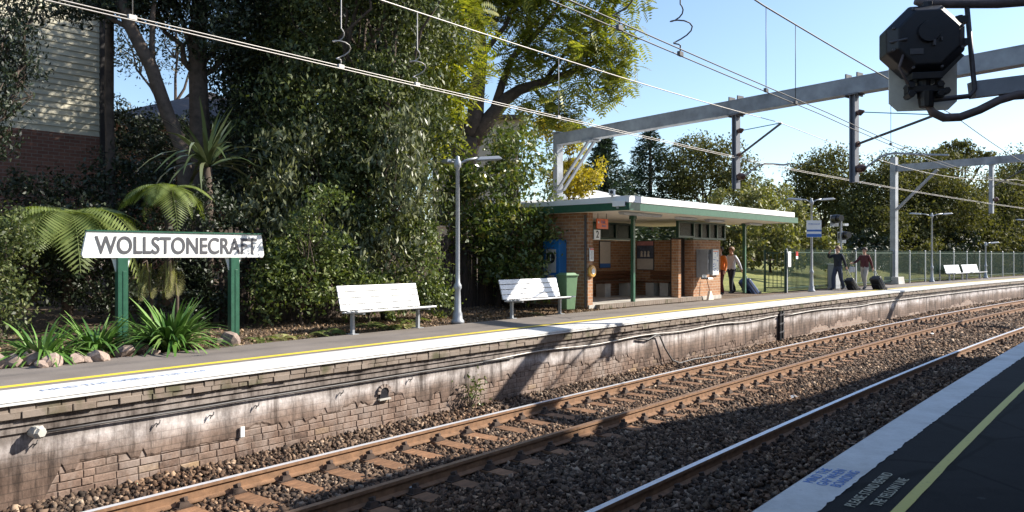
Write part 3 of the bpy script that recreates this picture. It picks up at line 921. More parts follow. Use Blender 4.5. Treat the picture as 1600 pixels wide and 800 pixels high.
for k in range(26):
    xx = cx0 + 0.3 + (rx1 - cx0 - 0.6) * k / 25
    g.bar((xx, cy0 + 0.1, CB + .345), (xx, cy1 - 0.1, CB + .267), 0.03, 0.03)
g.build('roof_rib', 'roof_white', ro)
MB().box((1.2, 2.6, CB + 0.37), (2.4, 1.8, 0.22), taper=0.35).build('roof_cowl', 'roof_white', ro)
# posts
for pxl in (989, 1163):
    xx = lx(pxl, -0.02)
    MB().box((xx, -0.02, CB / 2 + 0.05), (0.10, 0.10, CB - 0.1)).box((xx, -0.02, CB - 0.06), (0.16, 0.16, 0.1)).build('post', 'green_paint', shel, bevel=0.006)
# lights under the canopy
for pxl, yy in ((988, -1.0), (1015, -0.9), (1072, -0.7), (1117, -0.6), (1178, -0.4)):
    xx = lx(pxl, yy)
    l = MB().box((xx, yy, CB - 0.05), (0.95, 0.16, 0.07), taper=1.15).build('canopy_light', 'grey_metal', shel, bevel=0.01)
# downpipe
MB().tube([(-0.035, 0.06, 2.5), (-0.035, 0.06, 0.05)], 0.03, 8).build('downpipe', 'dark_steel', shel)

def on_shelter(name, label, cat, xyz, rz=0.0, group=None):
    p = S0 + sT * xyz[0] + sN * xyz[1] + Vector((0, 0, xyz[2]))
    return empty(name, p, SPH + rz, label, cat, group)
# orange sign and platform number hung under the canopy by the end wall
sx_ = lx(940, -0.03)
o = on_shelter('hanging_sign', 'orange sign hung under the canopy above the number 2', 'sign', (sx_, -0.05, 2.12))
MB().box((0, 0, 0.155), (0.52, 0.03, 0.27)).build('sign_board', 'orange_sign', o, bevel=0.004)
child('lettering', text_mesh('Exit', 0.11, 'blue_sign'), o, (0.02, -0.018, 0.20), (math.pi / 2, 0, 0))
child('lettering', text_mesh('Street', 0.08, 'blue_sign'), o, (0.06, -0.018, 0.10), (math.pi / 2, 0, 0))
MB().lathe([(0.028, 0), (0.028, 0.004)], 12, (0, 0, 0)).build('white_dot', 'white_paint', o).location = (-0.19, -0.018, 0.19)
o.children[-1].rotation_euler = (math.pi / 2, 0, 0)
MB().bar((-0.2, 0, 0.29), (-0.2, 0, 0.44), 0.012).bar((0.2, 0, 0.29), (0.2, 0, 0.44), 0.012).build('hanger', 'dark_steel', o)
o = on_shelter('platform_number_sign', 'small white sign with the number 2 below the orange sign', 'sign', (lx(932, -0.03), -0.05, 1.85))
MB().box((0, 0, 0.13), (0.27, 0.025, 0.26)).build('sign_board', 'white_paint', o, bevel=0.003)
child('lettering', text_mesh('2', 0.26, 'letter_black', bold=0.003), o, (0, -0.016, 0.13), (math.pi / 2, 0, 0))
MB().bar((-0.12, 0, 0.24), (-0.12, 0, 0.34), 0.012).build('hanger', 'dark_steel', o)
o = on_shelter('notice_board', 'white notice with red heading on the shelter brick pillar', 'notice', (lx(923, -0.02), -0.045, lz(923, 408)))
MB().box((0, 0, 0.17), (0.17, 0.02, 0.34)).build('sheet', 'white_paint', o)
MB().box((0, -0.012, 0.315), (0.155, 0.006, 0.035)).build('red_heading', 'red_sign', o)
m = MB()
for k in range(9): m.box((-0.005 + 0.01 * (k % 2), -0.0115, 0.27 - 0.027 * k), (0.13 - 0.02 * (k % 3), 0.003, 0.008))
m.build('print_lines', 'letter_grey', o)['kind'] = 'stuff'
o = on_shelter('help_point', 'round yellow orange help disc on the shelter brick pillar', 'help point', (lx(924, -0.02), -0.05, lz(924, 434)))
MB().lathe([(0.0, 0.03), (0.13, 0.03), (0.16, 0.015), (0.16, -0.03)], 20).build('disc', 'orange_soft', o, smooth=True)
MB().lathe([(0.075, 0.0), (0.075, 0.006)], 16).build('white_ring', 'white_paint', o)
for ch in o.children: ch.rotation_euler = (math.pi / 2, 0, 0); ch.location = (0, -0.035 if ch.name.startswith('white') else 0, 0.17)
# posters on the back wall
def poster(label, px0, px1, py0, py1, y, bands):
    xa, xb = lx(px0, y), lx(px1, y); za, zb = lz((px0 + px1) / 2, py1, y), lz((px0 + px1) / 2, py0, y)
    o = on_shelter('framed_poster', label, 'poster', ((xa + xb) / 2, y, za))
    w, h = xb - xa, zb - za
    MB().box((0, 0, h / 2), (w + 0.05, 0.03, h + 0.05)).build('frame', 'dark_steel', o)
    for nm, mt, u0, u1 in bands:
        MB().box((0, -0.018, h * (u0 + u1) / 2), (w, 0.006, h * (u1 - u0))).build(nm, mt, o)
poster('tall cream poster with blue foot in the shelter corner', 937, 953, 378, 418, BK - 0.02, (('sheet', 'poster_cream', 0.16, 1), ('blue_band', 'blue_sign', 0, 0.155)))
def side_y(px, x):
    k = (px - 800) / F; o_ = S0 + sT * x
    return (k * o_.y - o_.x) / (sN.x - k * sN.y)
xw = X1083 - 0.02
ya, yb_ = side_y(1021, xw), side_y(996, xw); yc = (ya + yb_) / 2; dC = (S0 + sT * xw + sN * yc).y
za, zb_ = HP + (YH - 421) * dC / F, HP + (YH - 377) * dC / F
w_, h_ = abs(yb_ - ya), zb_ - za
o = on_shelter('framed_poster', 'poster with red heading and dark picture on the shelter return wall', 'poster', (xw, yc, za), -math.pi / 2)
MB().box((0, 0, h_ / 2), (w_ + 0.05, 0.03, h_ + 0.05)).build('frame', 'dark_steel', o)
for nm, mt, u0, u1 in (('heading', 'poster_pink', 0.85, 1), ('picture', 'poster_dark', 0.39, 0.845), ('sheet', 'poster_cream', 0, 0.385)):
    MB().box((0, -0.018, h_ * (u0 + u1) / 2), (w_, 0.006, h_ * (u1 - u0))).build(nm, mt, o)
for k_ in range(3): MB().lathe([(0.05, 0), (0.03, 0.12), (0.045, 0.16), (0, 0.2)], 8, ((k_ - 1) * 0.13, -0.024, h_ * 0.45)).build('figure_print', 'poster_cream', o); o.children[-1].scale = (1, 0.02, 1); o.children[-1].location = (0, -0.022, 0)
ys0, ys1 = side_y(1050, xw - 0.25), BK - 0.75
o = on_shelter('waiting_bench', 'short brown timber bench along the shelter return wall under the poster', 'bench', (xw - 0.25, (ys0 + ys1) / 2, ZS), -math.pi / 2)
for k in range(3): MB().box((0, -0.14 + 0.13 * k, 0.44), (ys1 - ys0, 0.11, 0.035)).build('seat_slat', 'timber', o, bevel=0.006)
for k in range(2): MB().box((0, 0.21, 0.60 + 0.14 * k), (ys1 - ys0, 0.03, 0.11)).build('back_slat', 'timber', o, bevel=0.006)
for k in (-1, 1): MB().box((k * ((ys1 - ys0) / 2 - 0.2), 0, 0.21), (0.3, 0.34, 0.42)).build('leg', 'concrete', o)
# timber bench against the back wall
bx0, bx1 = lx(937, BK - 0.3), lx(1045, BK - 0.3)
o = on_shelter('waiting_bench', 'long brown timber bench in shade against the shelter back wall', 'bench', ((bx0 + bx1) / 2, BK - 0.3, ZS))
for k in range(3): MB().box((0, -0.14 + 0.13 * k, 0.44), (bx1 - bx0, 0.11, 0.035)).build('seat_slat', 'timber', o, bevel=0.006)
for k in range(2): MB().box((0, 0.24, 0.60 + 0.14 * k), (bx1 - bx0, 0.03, 0.11)).build('back_slat', 'timber', o, bevel=0.006)
for k in range(4): MB().box((-(bx1 - bx0) / 2 + 0.2 + (bx1 - bx0 - 0.4) * k / 3, 0, 0.21), (0.3, 0.34, 0.42)).build('leg', 'concrete', o)
# public telephone and information board on the office wall
o = on_shelter('public_telephone', 'grey public telephone in dark hood on the office wall', 'telephone', (lx(1100, -0.2), -0.2, 0.72))
MB().prism([(-0.15, 0), (0.15, 0), (0.15, 0.9), (-0.15, 0.9)], 0.19, -0.02).box((-0.16, -0.08, 0.5), (0.02, 0.30, 0.8)).box((0.16, -0.08, 0.5), (0.02, 0.30, 0.8)).build('hood', 'lamp_paint', o, bevel=0.01)
MB().box((0, -0.02, 0.83), (0.30, 0.28, 0.13)).build('top_sign', 'black_plastic', o, bevel=0.01)
ph_ = MB().box((0, -0.05, 0.42), (0.26, 0.12, 0.52)).build('telephone_body', 'dark_steel', o, bevel=0.015)
MB().tube([(-0.08, -0.13, 0.62), (-0.1, -0.16, 0.58), (-0.1, -0.16, 0.40), (-0.08, -0.13, 0.36)], [0.03, 0.022, 0.022, 0.03], 8).build('handset', 'black_plastic', ph_, smooth=True)
MB().box((0.05, -0.112, 0.52), (0.1, 0.006, 0.1)).build('keypad', 'grey_metal', ph_)
MB().box((0, -0.1, -0.02), (0.32, 0.3, 0.06), taper=0.8).build('shelf', 'grey_metal', o, bevel=0.01)
o = on_shelter('information_board', 'white timetable board right of the public telephone', 'board', (lx(1117, -0.03), -0.035, 0.78))
MB().box((0, 0, 0.42), (0.46, 0.04, 0.86)).build('frame', 'lamp_paint', o, bevel=0.006)
MB().box((0, -0.022, 0.42), (0.42, 0.006, 0.80)).build('sheet', 'white_paint', o)
m = MB(); r = random.Random(4)
for k in range(26): m.box((r.uniform(-.17, .17), -0.0275, r.uniform(0.08, 0.76)), (r.uniform(.03, .08), 0.004, r.uniform(.012, .03)))
m.build('print_blocks', 'blue_sign', o)['kind'] = 'stuff'
MB().box((0, -0.027, 0.78), (0.36, 0.004, 0.025)).build('heading', 'orange_sign', o)
# broom and bag leaning below
o = on_shelter('straw_broom', 'straw broom leaning on the wall below the telephone', 'broom', (lx(1106, -0.2), -0.2, 0))
MB().bar((0.05, 0.08, 0.72), (0.1, -0.02, 0.25), 0.022).build('handle', 'timber', o)
MB().prism([(0.05, 0.28), (0.14, 0.28), (0.30, 0.0), (-0.06, 0.0)], -0.06, 0.02).build('bristles', 'soffit', o)
# blue vending/help box on the shaded end wall
yb = 2.1
def end_x(px, x=-0.02):                     # local y on the end wall under column px
    k = (px - 800) / F; o_ = S0 + sT * x
    return (k * o_.y - o_.x) / (sN.x - k * sN.y)
y0b, y1b = end_x(887), end_x(859)
pz = (S0 + sN * y0b).y
o = on_shelter('blue_cabinet', 'blue information cabinet on the shaded end wall of the shelter', 'cabinet', (-0.02, (y0b + y1b) / 2, HP + (YH - 446) * pz / F), -math.pi / 2)
wv = min(abs(y1b - y0b), 1.0)
MB().box((0, -0.17, 0.62), (wv * 0.92, 0.32, 1.22)).build('cabinet_body', 'blue_box', o, bevel=0.02)
MB().box((-0.0, -0.335, 0.66), (wv * 0.55, 0.012, 0.62)).build('face_plate', 'poster_cream', o)
me = MB().lathe([(0.15, 0), (0.15, 0.006)], 20).mesh('badge', 'letter_black')
child('badge', me, o, (0, -0.342, 0.74), (math.pi / 2, 0, 0))
child('lettering', text_mesh('i', 0.26, 'white_paint', bold=0.004), o, (0, -0.352, 0.74), (math.pi / 2, 0, 0))
MB().box((0, -0.335, 0.18), (0.22, 0.012, 0.2)).build('coin_plate', 'poster_cream', o)
# cameras on the roof corner
for i, (pxl, pyl, lab) in enumerate(((960, 311, 'white security camera on top of the shelter roof corner'), (970, 325, 'white security camera below the roof edge at the corner'))):
    yy = cy0 + 0.25
    o = on_shelter('security_camera', lab, 'security camera', (cx0 - 0.05, yy + (0.2 if i == 0 else -0.02), CB + (0.34 if i == 0 else 0.05)), 0.5 + i * 1.2)
    MB().box((0, 0, 0.09), (0.34, 0.13, 0.12)).box((0.02, 0, 0.155), (0.40, 0.15, 0.015)).build('housing', 'white_paint', o, bevel=0.01)
    MB().lathe([(0.045, 0), (0.045, 0.012)], 12).build('lens', 'black_plastic', o)
    o.children[-1].rotation_euler = (0, -math.pi / 2, 0); o.children[-1].location = (-0.168, 0, 0.09)
    MB().bar((0.05, 0, -0.02), (0.05, 0, 0.05), 0.05).build('bracket', 'grey_metal', o)
# wheelie bin
p = at(886, 487)
o = empty('wheelie_bin', p, phi(5.7) - 0.3, 'green wheelie bin between the bench and the shelter end wall', 'bin'); o.scale = (0.66, 0.72, 1.0)
MB().add([(-.20, -.22, .06), (.20, -.22, .06), (.20, .2, .06), (-.20, .2, .06), (-.27, -.30, .92), (.27, -.30, .92), (.27, .28, .92), (-.27, .28, .92)],
         [(3, 2, 1, 0), (4, 5, 6, 7), (0, 1, 5, 4), (1, 2, 6, 5), (2, 3, 7, 6), (3, 0, 4, 7)]).build('bin_body', 'bin_green', o, bevel=0.02)
MB().box((0, -0.01, 0.93), (0.60, 0.66, 0.035)).box((0, -0.01, 0.965), (0.52, 0.56, 0.05), taper=0.8).build('lid', 'bin_green', o, bevel=0.015)
MB().tube([(-.24, .33, .9), (.24, .33, .9)], 0.018, 8).build('handle', 'bin_green', o)
wh = MB().lathe([(0.03, -0.03), (0.1, -0.03), (0.1, 0.03), (0.03, 0.03)], 14).mesh('wheel', 'black_plastic')
for sx in (-1, 1): child('wheel', wh, o, (sx * 0.24, 0.2, 0.1), (0, math.pi / 2, 0))

# ================================================================== FURNITURE on the far platform
def bench(label, pL, pR, group=None, height=0.8):
    pL, pR = Vector(pL), Vector(pR)
    d_ = pR - pL; L = d_.length + 0.34
    o = empty('platform_bench', (pL + pR) / 2, math.atan2(d_.y, d_.x), label, 'bench', group)
    # local +y is away from the track, seat faces the track
    for k in range(4): MB().box((0, -0.36 + 0.115 * k, 0.43 - 0.012 * k), (L, 0.10, 0.03)).build('seat_slat', 'aluminium', o, bevel=0.005)
    for k in range(4):
        t = k / 3
        MB().box((0, 0.09 + 0.10 * t, 0.475 + 0.115 * k), (L, 0.025, 0.106), rot=(-0.25, 0, 0)).build('back_slat', 'aluminium', o, bevel=0.005)
    for sx in (-1, 1):
        x = sx * (L / 2 - 0.17)
        MB().bar((x, -0.05, 0.0), (x, -0.05, 0.40), 0.07, 0.05).bar((x, -0.38, 0.40), (x, 0.1, 0.385), 0.05, 0.045).bar((x, 0.06, 0.38), (x, 0.24, 0.86), 0.04, 0.03).box((x, -0.05, 0.006), (0.14, 0.2, 0.012)).build('leg_frame', 'lamp_paint', o)
    return o
bench('silver slatted platform bench in front of the dense shrubs, left of the lamp post', at(548, 522), at(650, 512), 'silver platform benches')
bench('silver slatted platform bench beside the green wheelie bin', on_d(797, 2.62), on_d(872, 2.62), 'silver platform benches')
bench('left half of the far pair of silver benches before the green fence', on_d(1482, 2.3), on_d(1502, 2.3), 'silver platform benches')
bench('right half of the far pair of silver benches before the green fence', on_d(1509, 2.3), on_d(1530, 2.3), 'silver platform benches')

def lamp_post(label, base_pt, h, arms, sign=False, rz=0.0):
    o = empty('platform_lamp', base_pt, rz, label, 'lamp post', 'platform lamp posts')
    MB().lathe([(0.14, 0), (0.14, 0.05), (0.105, 0.10), (0.10, 0.20), (0.075, 0.26), (0.065, 0.55), (0.06, 0.70), (0.085, 0.74), (0.085, 0.80), (0.052, 0.86), (0.046, 1.05), (0.042, h - 0.15), (0.075, h - 0.13), (0.075, h - 0.02), (0.04, h + 0.05), (0.045, h + 0.09), (0.0, h + 0.12)], 14).build('column', 'lamp_paint', o, smooth=True)
    for (dx, dy, ln) in arms:
        v = Vector((dx, dy, 0)).normalized()
        a = Vector((0, 0, h - 0.07)); b = v * ln + Vector((0, 0, h + 0.08))
        ar = MB().tube([a, a.lerp(b, 0.5) + Vector((0, 0, 0.03)), b], 0.025, 8).build('arm', 'lamp_paint', o, smooth=True)
        ang = math.atan2(v.y, v.x)
        hd = MB().box((0, 0, 0), (0.56, 0.24, 0.07), taper=0.75).box((0, 0, -0.04), (0.50, 0.20, 0.02)).build('lamp_head', 'lamp_paint', ar, bevel=0.015)
        hd.location = b + v * 0.25; hd.rotation_euler = (0, -0.08, ang)
    return o
tang = lambda s: Vector((math.cos(phi(s)), math.sin(phi(s))))
lp = at(715, 505)
lamp_post('tall grey double lamp post between the two near benches', lp, 3.42, [(0.95, 0.25, 0.42), (-0.35, 0.95, 0.42)])
lp2 = on_d(1268, 2.35)
l2 = lamp_post('grey double lamp post carrying a white and blue station sign', lp2, HP + (YH - 314) * lp2.y / F, [(1, 0.1, 0.4), (-1, 0.1, 0.4)])
b_ = HP + (YH - 370) * lp2.y / F
MB().box((0.06, -0.09, b_ + 0.31), (0.58, 0.03, 0.66)).build('station_sign', 'white_paint', l2)
sg = l2.children[-1]
MB().box((0.06, -0.108, b_ + 0.05), (0.58, 0.006, 0.12)).build('blue_band', 'blue_sign', sg)
MB().box((0.06, -0.108, b_ + 0.24), (0.58, 0.006, 0.07)).build('blue_band', 'blue_sign', sg)
child('lettering', text_mesh('Wollstonecraft', 0.075, 'blue_sign'), sg, (0.06, -0.108, b_ + 0.5), (math.pi / 2, 0, 0))
lp3 = on_d(1456, 2.3)
lamp_post('grey double lamp post left of the far pair of benches', lp3, HP + (YH - 336) * lp3.y / F, [(1, 0.1, 0.6), (-1, 0.1, 0.6)])
lp4 = on_d(1540, 2.3)
lamp_post('small distant single lamp post behind the far benches', lp4, HP + (YH - 381) * lp4.y / F, [(1, 0.1, 0.3)])
lp5 = on_d(1612, 2.3)
lamp_post('farthest lamp post whose head shows at the right picture edge', lp5, HP + (YH - 345) * lp5.y / F, [(-1, 0.1, 0.5), (1, 0.1, 0.5)])

# station name sign
sL, sR = at(190, 541), at(365, 527)
dv = sR - sL; sang = math.atan2(dv.y, dv.x)
o = empty('station_name_sign', (sL + sR) / 2, sang, 'long white WOLLSTONECRAFT station name board on two green posts', 'station sign')
hl = dv.length / 2
def sgn_x(px):
    k = (px - 800) / F; c = (sL + sR) / 2; v = dv.normalized()
    return (k * c.y - c.x) / (v.x - k * v.y)
xl, xr = sgn_x(127), sgn_x(411)
def sgn_z(px, py):
    c = (sL + sR) / 2 + dv.normalized() * sgn_x(px); return HP + (YH - py) * c.y / F
zt, zb = sgn_z(268, 364), sgn_z(268, 402.5)
for sx in (-hl, hl):
    po = MB().box((sx, 0, (zb - 0.0) / 2 - 0.1), (0.155, 0.13, zb + 0.2)).build('post', 'green_paint', o, bevel=0.006)
    MB().box((sx + 0.02, -0.068, zb * 0.45), (0.05, 0.012, zb * 0.8)).build('post_panel', 'green_paint', po, bevel=0.005)
    MB().prism([(sx - 0.15, zb), (sx + 0.15, zb), (sx + 0.13, zb - 0.05), (sx + 0.10, zb - 0.16), (sx + 0.085, zb - 0.22), (sx - 0.085, zb - 0.22), (sx - 0.10, zb - 0.16), (sx - 0.13, zb - 0.05)], 0.012, 0.03).build('bracket', 'white_paint', po)
c_ = 0.05
MB().prism([(xl + 0.07, zt), (xr - 0.05, zt), (xr + 0.005, zb + c_), (xr - 0.02, zb), (xl + 0.02, zb), (xl - 0.0, zb + c_)], -0.03, 0.03).build('board', 'white_paint', o)
MB().box(((xl + xr) / 2 + 0.01, 0, zt + 0.012), (xr - xl - 0.1, 0.10, 0.022)).build('top_rail', 'green_paint', o)
ta, tb = sgn_x(147), sgn_x(400)
me = text_mesh('WOLLSTONECRAFT', 0.30, 'letter_grey', 0.0008, 0.0)
bmt = bmesh.new(); bmt.from_mesh(me)
for k_, (ox, oy) in enumerate(((-.007, 0), (.007, 0), (0, .006), (0, -.006), (.005, .005), (-.005, -.005))):
    m2_ = me.copy()
    for v in m2_.vertices: v.co += Vector((ox, oy, 0.0004 * (k_ + 1)))
    bmt.from_mesh(m2_); bpy.data.meshes.remove(m2_)
bmt.to_mesh(me); bmt.free()
xs = [v.co.x for v in me.vertices]; ys = [v.co.y for v in me.vertices]
w0 = max(xs) - min(xs); h0 = max(ys) - min(ys)
child('lettering', me, o, ((ta + tb) / 2 - (max(xs) + min(xs)) / 2 * (tb - ta) / w0, -0.034, (zt + zb) / 2 - 0.01 - (max(ys) + min(ys)) / 2 * 0.9), (math.pi / 2, 0, 0), ((tb - ta) / w0, (zt - zb) * 0.70 / h0, 1))

# rocks along the back of the platform
def rock_mesh(seed):
    bm = bmesh.new(); bmesh.ops.create_icosphere(bm, subdivisions=2, radius=1)
    r = random.Random(seed)
    dirs = [Vector((r.uniform(-1, 1), r.uniform(-1, 1), r.uniform(-1, 1))).normalized() for _ in range(16)]
    offs = [r.uniform(0.5, 0.75) for _ in range(16)]
    for v in bm.verts:
        for dd, o_ in zip(dirs, offs):
            k = v.co.dot(dd)
            if k > o_: v.co -= dd * (k - o_)
        v.co *= r.uniform(0.96, 1.04)
    me = bpy.data.meshes.new('garden_rock'); bm.to_mesh(me); bm.free()
    me.materials.append(MATS['rock']); return me
RK = [rock_mesh(i) for i in range(6)]
rocks = [(-12, 572, 18), (14, 571, 15), (42, 567, 19), (76, 570, 16), (112, 566, 12), (150, 562, 16), (192, 553, 15), (217, 549, 13), (340, 536, 10), (357, 535, 16), (60, 573, 9), (132, 564, 9), (236, 551, 8)]
where = ['leftmost at the picture edge', 'small flat one beside the big squared block', 'big squared block left of the strappy plants', 'low flat slab left of the leafy clump', 'low wide slab in the middle of the row', 'broad pinkish one left of the left sign post', 'upright pointed one at the foot of the left sign post', 'dark upright one right of the left sign post', 'small one left of the right sign post', 'large pale one at the foot of the right sign post', 'little wedge between the two flat slabs', 'little wedge left of the broad pinkish one', 'little one under the big strappy clump']
for i, ((px_, py_, rp), wtx) in enumerate(zip(rocks, where)):
    p = at(px_, py_ + 3); k = p.y / F * rp * 1.2
    o = bpy.data.objects.new('garden_rock', RK[i % 6]); COL.objects.link(o)
    o.location = (p.x, p.y + 0.08, k * 0.30); o.scale = (k * 1.25, k * 1.0, k * 0.95); o.rotation_euler = (0.1 * i, 0.2, i * 1.3)
    tag(o, 'garden edging rock, ' + wtx, 'rock', 'rocks along the back of the platform')

# ================================================================== GANTRIES, WIRES
GT = Vector((6.47, 18.73, 0)); GD = Vector((-0.605, 0.796, 0)).normalized()
gz0, gz1 = 5.0, 5.36
def gantry_point(t, z=0): p = GT + GD * t; return Vector((p.x, p.y, z))
gan = empty('overhead_gantry', gantry_point(8.22), math.atan2(-GD.y, -GD.x), 'near grey steel overhead line gantry whose beam crosses above the shelter', 'gantry')
# local x runs from the far column across the tracks
def gl(t): return 8.22 - t
def beam(parent, x0, x1, z0, z1, w=0.30):
    m = MB(); L = x1 - x0
    m.box(((x0 + x1) / 2, 0, (z0 + z1) / 2), (L, 0.03, z1 - z0 - 0.03))
    m.box(((x0 + x1) / 2, 0, z1 - 0.0125), (L, w, 0.025)); m.box(((x0 + x1) / 2, 0, z0 + 0.0125), (L, w, 0.025))
    # boxed web plate
    m.box(((x0 + x1) / 2, -w / 2 + 0.012, (z0 + z1) / 2), (L, 0.014, z1 - z0 - 0.052))
    return m.build('beam', 'gantry_paint', parent)
bm_ = beam(gan, 0.02, 19.6, gz0, gz1)
MB().box((0, 0, 2.45), (0.20, 0.26, 5.85)).box((0, 0, gz1 + 0.05), (0.3, 0.34, 0.03)).box((0.0, 0, 3.3), (0.42, 0.36, 0.12)).build('column', 'gantry_paint', gan, bevel=0.006)
MB().bar((0.12, -0.13, 3.55), (1.62, -0.11, gz0 - 0.02), 0.09, 0.06).bar((0.12, 0.13, 3.55), (1.62, 0.11, gz0 - 0.02), 0.09, 0.06).bar((0.75, -0.15, 4.18), (0.75, 0.15, 4.18), 0.05).box((1.55, 0, gz0 - 0.03), (0.5, 0.36, 0.05)).build('knee_brace', 'gantry_paint', gan)
MB().box((19.5, 0, 2.45), (0.20, 0.26, 5.9)).box((19.5, 0, 0.1), (0.5, 0.5, 0.2)).build('column', 'gantry_paint', gan, bevel=0.006)
def mast(parent, x, z0, z1, tip_s, tip_c):
    mo = MB().box((x - 0.055, 0, (z0 + z1) / 2), (0.025, 0.17, z1 - z0)).box((x + 0.055, 0, (z0 + z1) / 2), (0.025, 0.17, z1 - z0)).box((x, 0, (z0 + z1) / 2), (0.09, 0.02, z1 - z0)).box((x, 0, z1 + 0.0), (0.34, 0.3, 0.03)).build('mast', 'mast_paint', parent)
    clamp = MB()
    for dx in (-0.13, 0.13):
        clamp.box((x + dx, 0, (z1 + gz1) / 2 + 0.02), (0.03, 0.24, gz1 - z1 + 0.16))
    clamp.build('clamp', 'dark_steel', mo)
    a = Vector((x + 0.12, 0, z0 + 0.85)); b = tip_s
    MB().tube([a, b], 0.028, 8).build('strut', 'wire_dark', parent)
    ins = MB()
    for k in range(6): ins.lathe([(0.02, -0.02), (0.055, -0.01), (0.02, 0.015)], 10, (x + 0.16, 0, z0 + 0.72 + 0.0 * k))
    top = Vector((x + 0.2, 0, z1 - 0.42))
    MB().tube([(x + 0.06, 0, z1 - 0.42), (x + 0.14, 0, z1 - 0.42), (x + 0.24, 0, z1 - 0.40)], [0.05, 0.075, 0.02], 10).build('insulator', 'insulator', parent)
    MB().tube([top, b], 0.012, 6).build('stay_rod', 'turquoise', parent)
    MB().tube([(x + 0.06, 0, z0 + 0.3), (x + 0.12, 0, z0 + 0.3), (x + 0.2, 0, z0 + 0.3), (x + 0.28, 0, z0 + 0.32)], [0.07, 0.10, 0.09, 0.03], 10).build('insulator', 'insulator', parent)
    MB().tube([(x + 0.06, 0, z0 + 0.84), (x + 0.12, 0, z0 + 0.84)], [0.06, 0.07], 10).build('insulator', 'insulator', parent)
    k = tip_c - Vector((x + 0.28, 0, z0 + 0.32))
    p0 = Vector((x + 0.28, 0, z0 + 0.32))
    MB().tube([p0, p0 + Vector((0.35, 0, 0.20)), p0 + Vector((0.6, 0, 0.24)), p0 + Vector((1.1, 0, 0.16)), tip_c], 0.022, 7).build('registration_arm', 'lamp_paint', parent)
    return mo
x1 = gl(1.29); x2 = gl(-1.85)
mast(gan, x1, 3.12, gz0, Vector((x1 + 1.32, 0, 4.62)), Vector((x1 + 1.55, 0, 3.62)))
mast(gan, x2, 3.05, gz0, Vector((x2 + 1.75, 0, 4.30)), Vector((x2 + 2.0, 0, 3.45)))

g2b = on_d(1397, 2.75)
g2d = (Vector((-0.66, 0.75, 0))).normalized()
gan2 = empty('overhead_gantry', g2b, math.atan2(-g2d.y, -g2d.x), 'distant grey overhead line gantry standing by the far benches', 'gantry')
zt2 = HP + (YH - 246) * g2b.y / F; zb2 = HP + (YH - 272) * g2b.y / F; zu2 = HP + (YH - 262) * g2b.y / F
k2 = g2b.y / F
MB().box((0, 0, zt2 / 2), (0.26, 0.34, zt2)).build('column', 'gantry_paint', gan2, bevel=0.006)
MB().box((0, 0, 0.18), (0.75, 0.75, 0.36), taper=0.9).build('footing', 'concrete', gan2, bevel=0.02)
def yb2(x): return zb2
m = MB(); m.box((8.0, 0, zb2 + 0.28), (16.0, 0.16, 0.34)); m.build('beam', 'gantry_paint', gan2)
MB().bar((0.15, -0.1, zb2 - 1.75), (2.0, -0.1, zb2 + 0.05), 0.09, 0.06).bar((0.15, 0.1, zb2 - 1.75), (2.0, 0.1, zb2 + 0.05), 0.09, 0.06).build('knee_brace', 'gantry_paint', gan2)
for xx in (4.3,):
    MB().box((xx, 0, zb2 - 1.0), (0.16, 0.18, 2.25)).box((xx, 0, zb2 + 0.1), (0.35, 0.3, 0.04)).build('mast', 'gantry_paint', gan2)
    MB().tube([(xx + 0.08, 0, zb2 - 1.5), (xx + 0.2, 0, zb2 - 1.5), (xx + 0.3, 0, zb2 - 1.5)], [0.06, 0.12, 0.04], 9).build('insulator', 'insulator', gan2)
    MB().tube([(xx + 0.1, 0, zb2 - 0.9), (xx + 1.5, 0, zb2 - 0.1)], 0.03, 7).build('strut', 'wire_dark', gan2)

def wire(name, label, pts, r, mt='wire', group='overhead line wires'):
    o = MB().tube(pts, r, 5).build(name, mt, None, smooth=True)
    return tag(o, label, 'overhead wire', group)
def line_pts(d, zf, s0, s1, ds=1.5, off=0.0): return [P(s, d + off, zf(s)) for s in frange(s0, s1, ds)]
con1 = lambda s: 3.58 + 0.0 * s + 0.009 * max(0, s - 9)
cat1 = lambda s: (4.47 + 0.15 * ((s + 4) / 12.0) ** 2) if s < 8.2 else 4.62 - 0.75 * math.sin(math.pi * min(1, (s - 8.2) / 27)) * 0.6 + 0.02 * (s - 8.2)
con2 = lambda s: 3.31 if s < 0 else 3.31 - 0.018 * s + 0.0016 * s * s * (s < 30)
cat2 = lambda s: 4.24 + 0.012 * abs(s + 2) if s < 8 else 4.36 - 0.45 * math.sin(math.pi * min(1, (s - 8) / 27)) + 0.015 * (s - 8)
wire('contact_wire', 'upper one of the close pair of wires running in front of the trees', line_pts(D1, con1, -12, 90, 1.5, 0.02), 0.0062)
wire('contact_wire', 'lower one of the close pair of wires running in front of the trees', [p + Vector((0, 0, -0.045)) for p in line_pts(D1, con1, -12, 90, 1.5, -0.03)], 0.0062)
wire('catenary_wire', 'single sagging wire above the pair in front of the trees', line_pts(D1, cat1, -12, 90, 1.0), 0.009)
wire('contact_wire', 'left one of the pair of wires over the near track, before the sky', line_pts(D2, con2, -12, 60, 1.5, 0.05), 0.0062, 'wire_dark')
wire('contact_wire', 'right one of the pair of wires over the near track, before the sky', line_pts(D2, con2, -12, 60, 1.5, -0.06), 0.0062, 'wire_dark')
wire('catenary_wire', 'topmost single dark wire that runs behind the signal head', line_pts(D2, cat2, -12, 60, 1.0), 0.010, 'wire_dark')
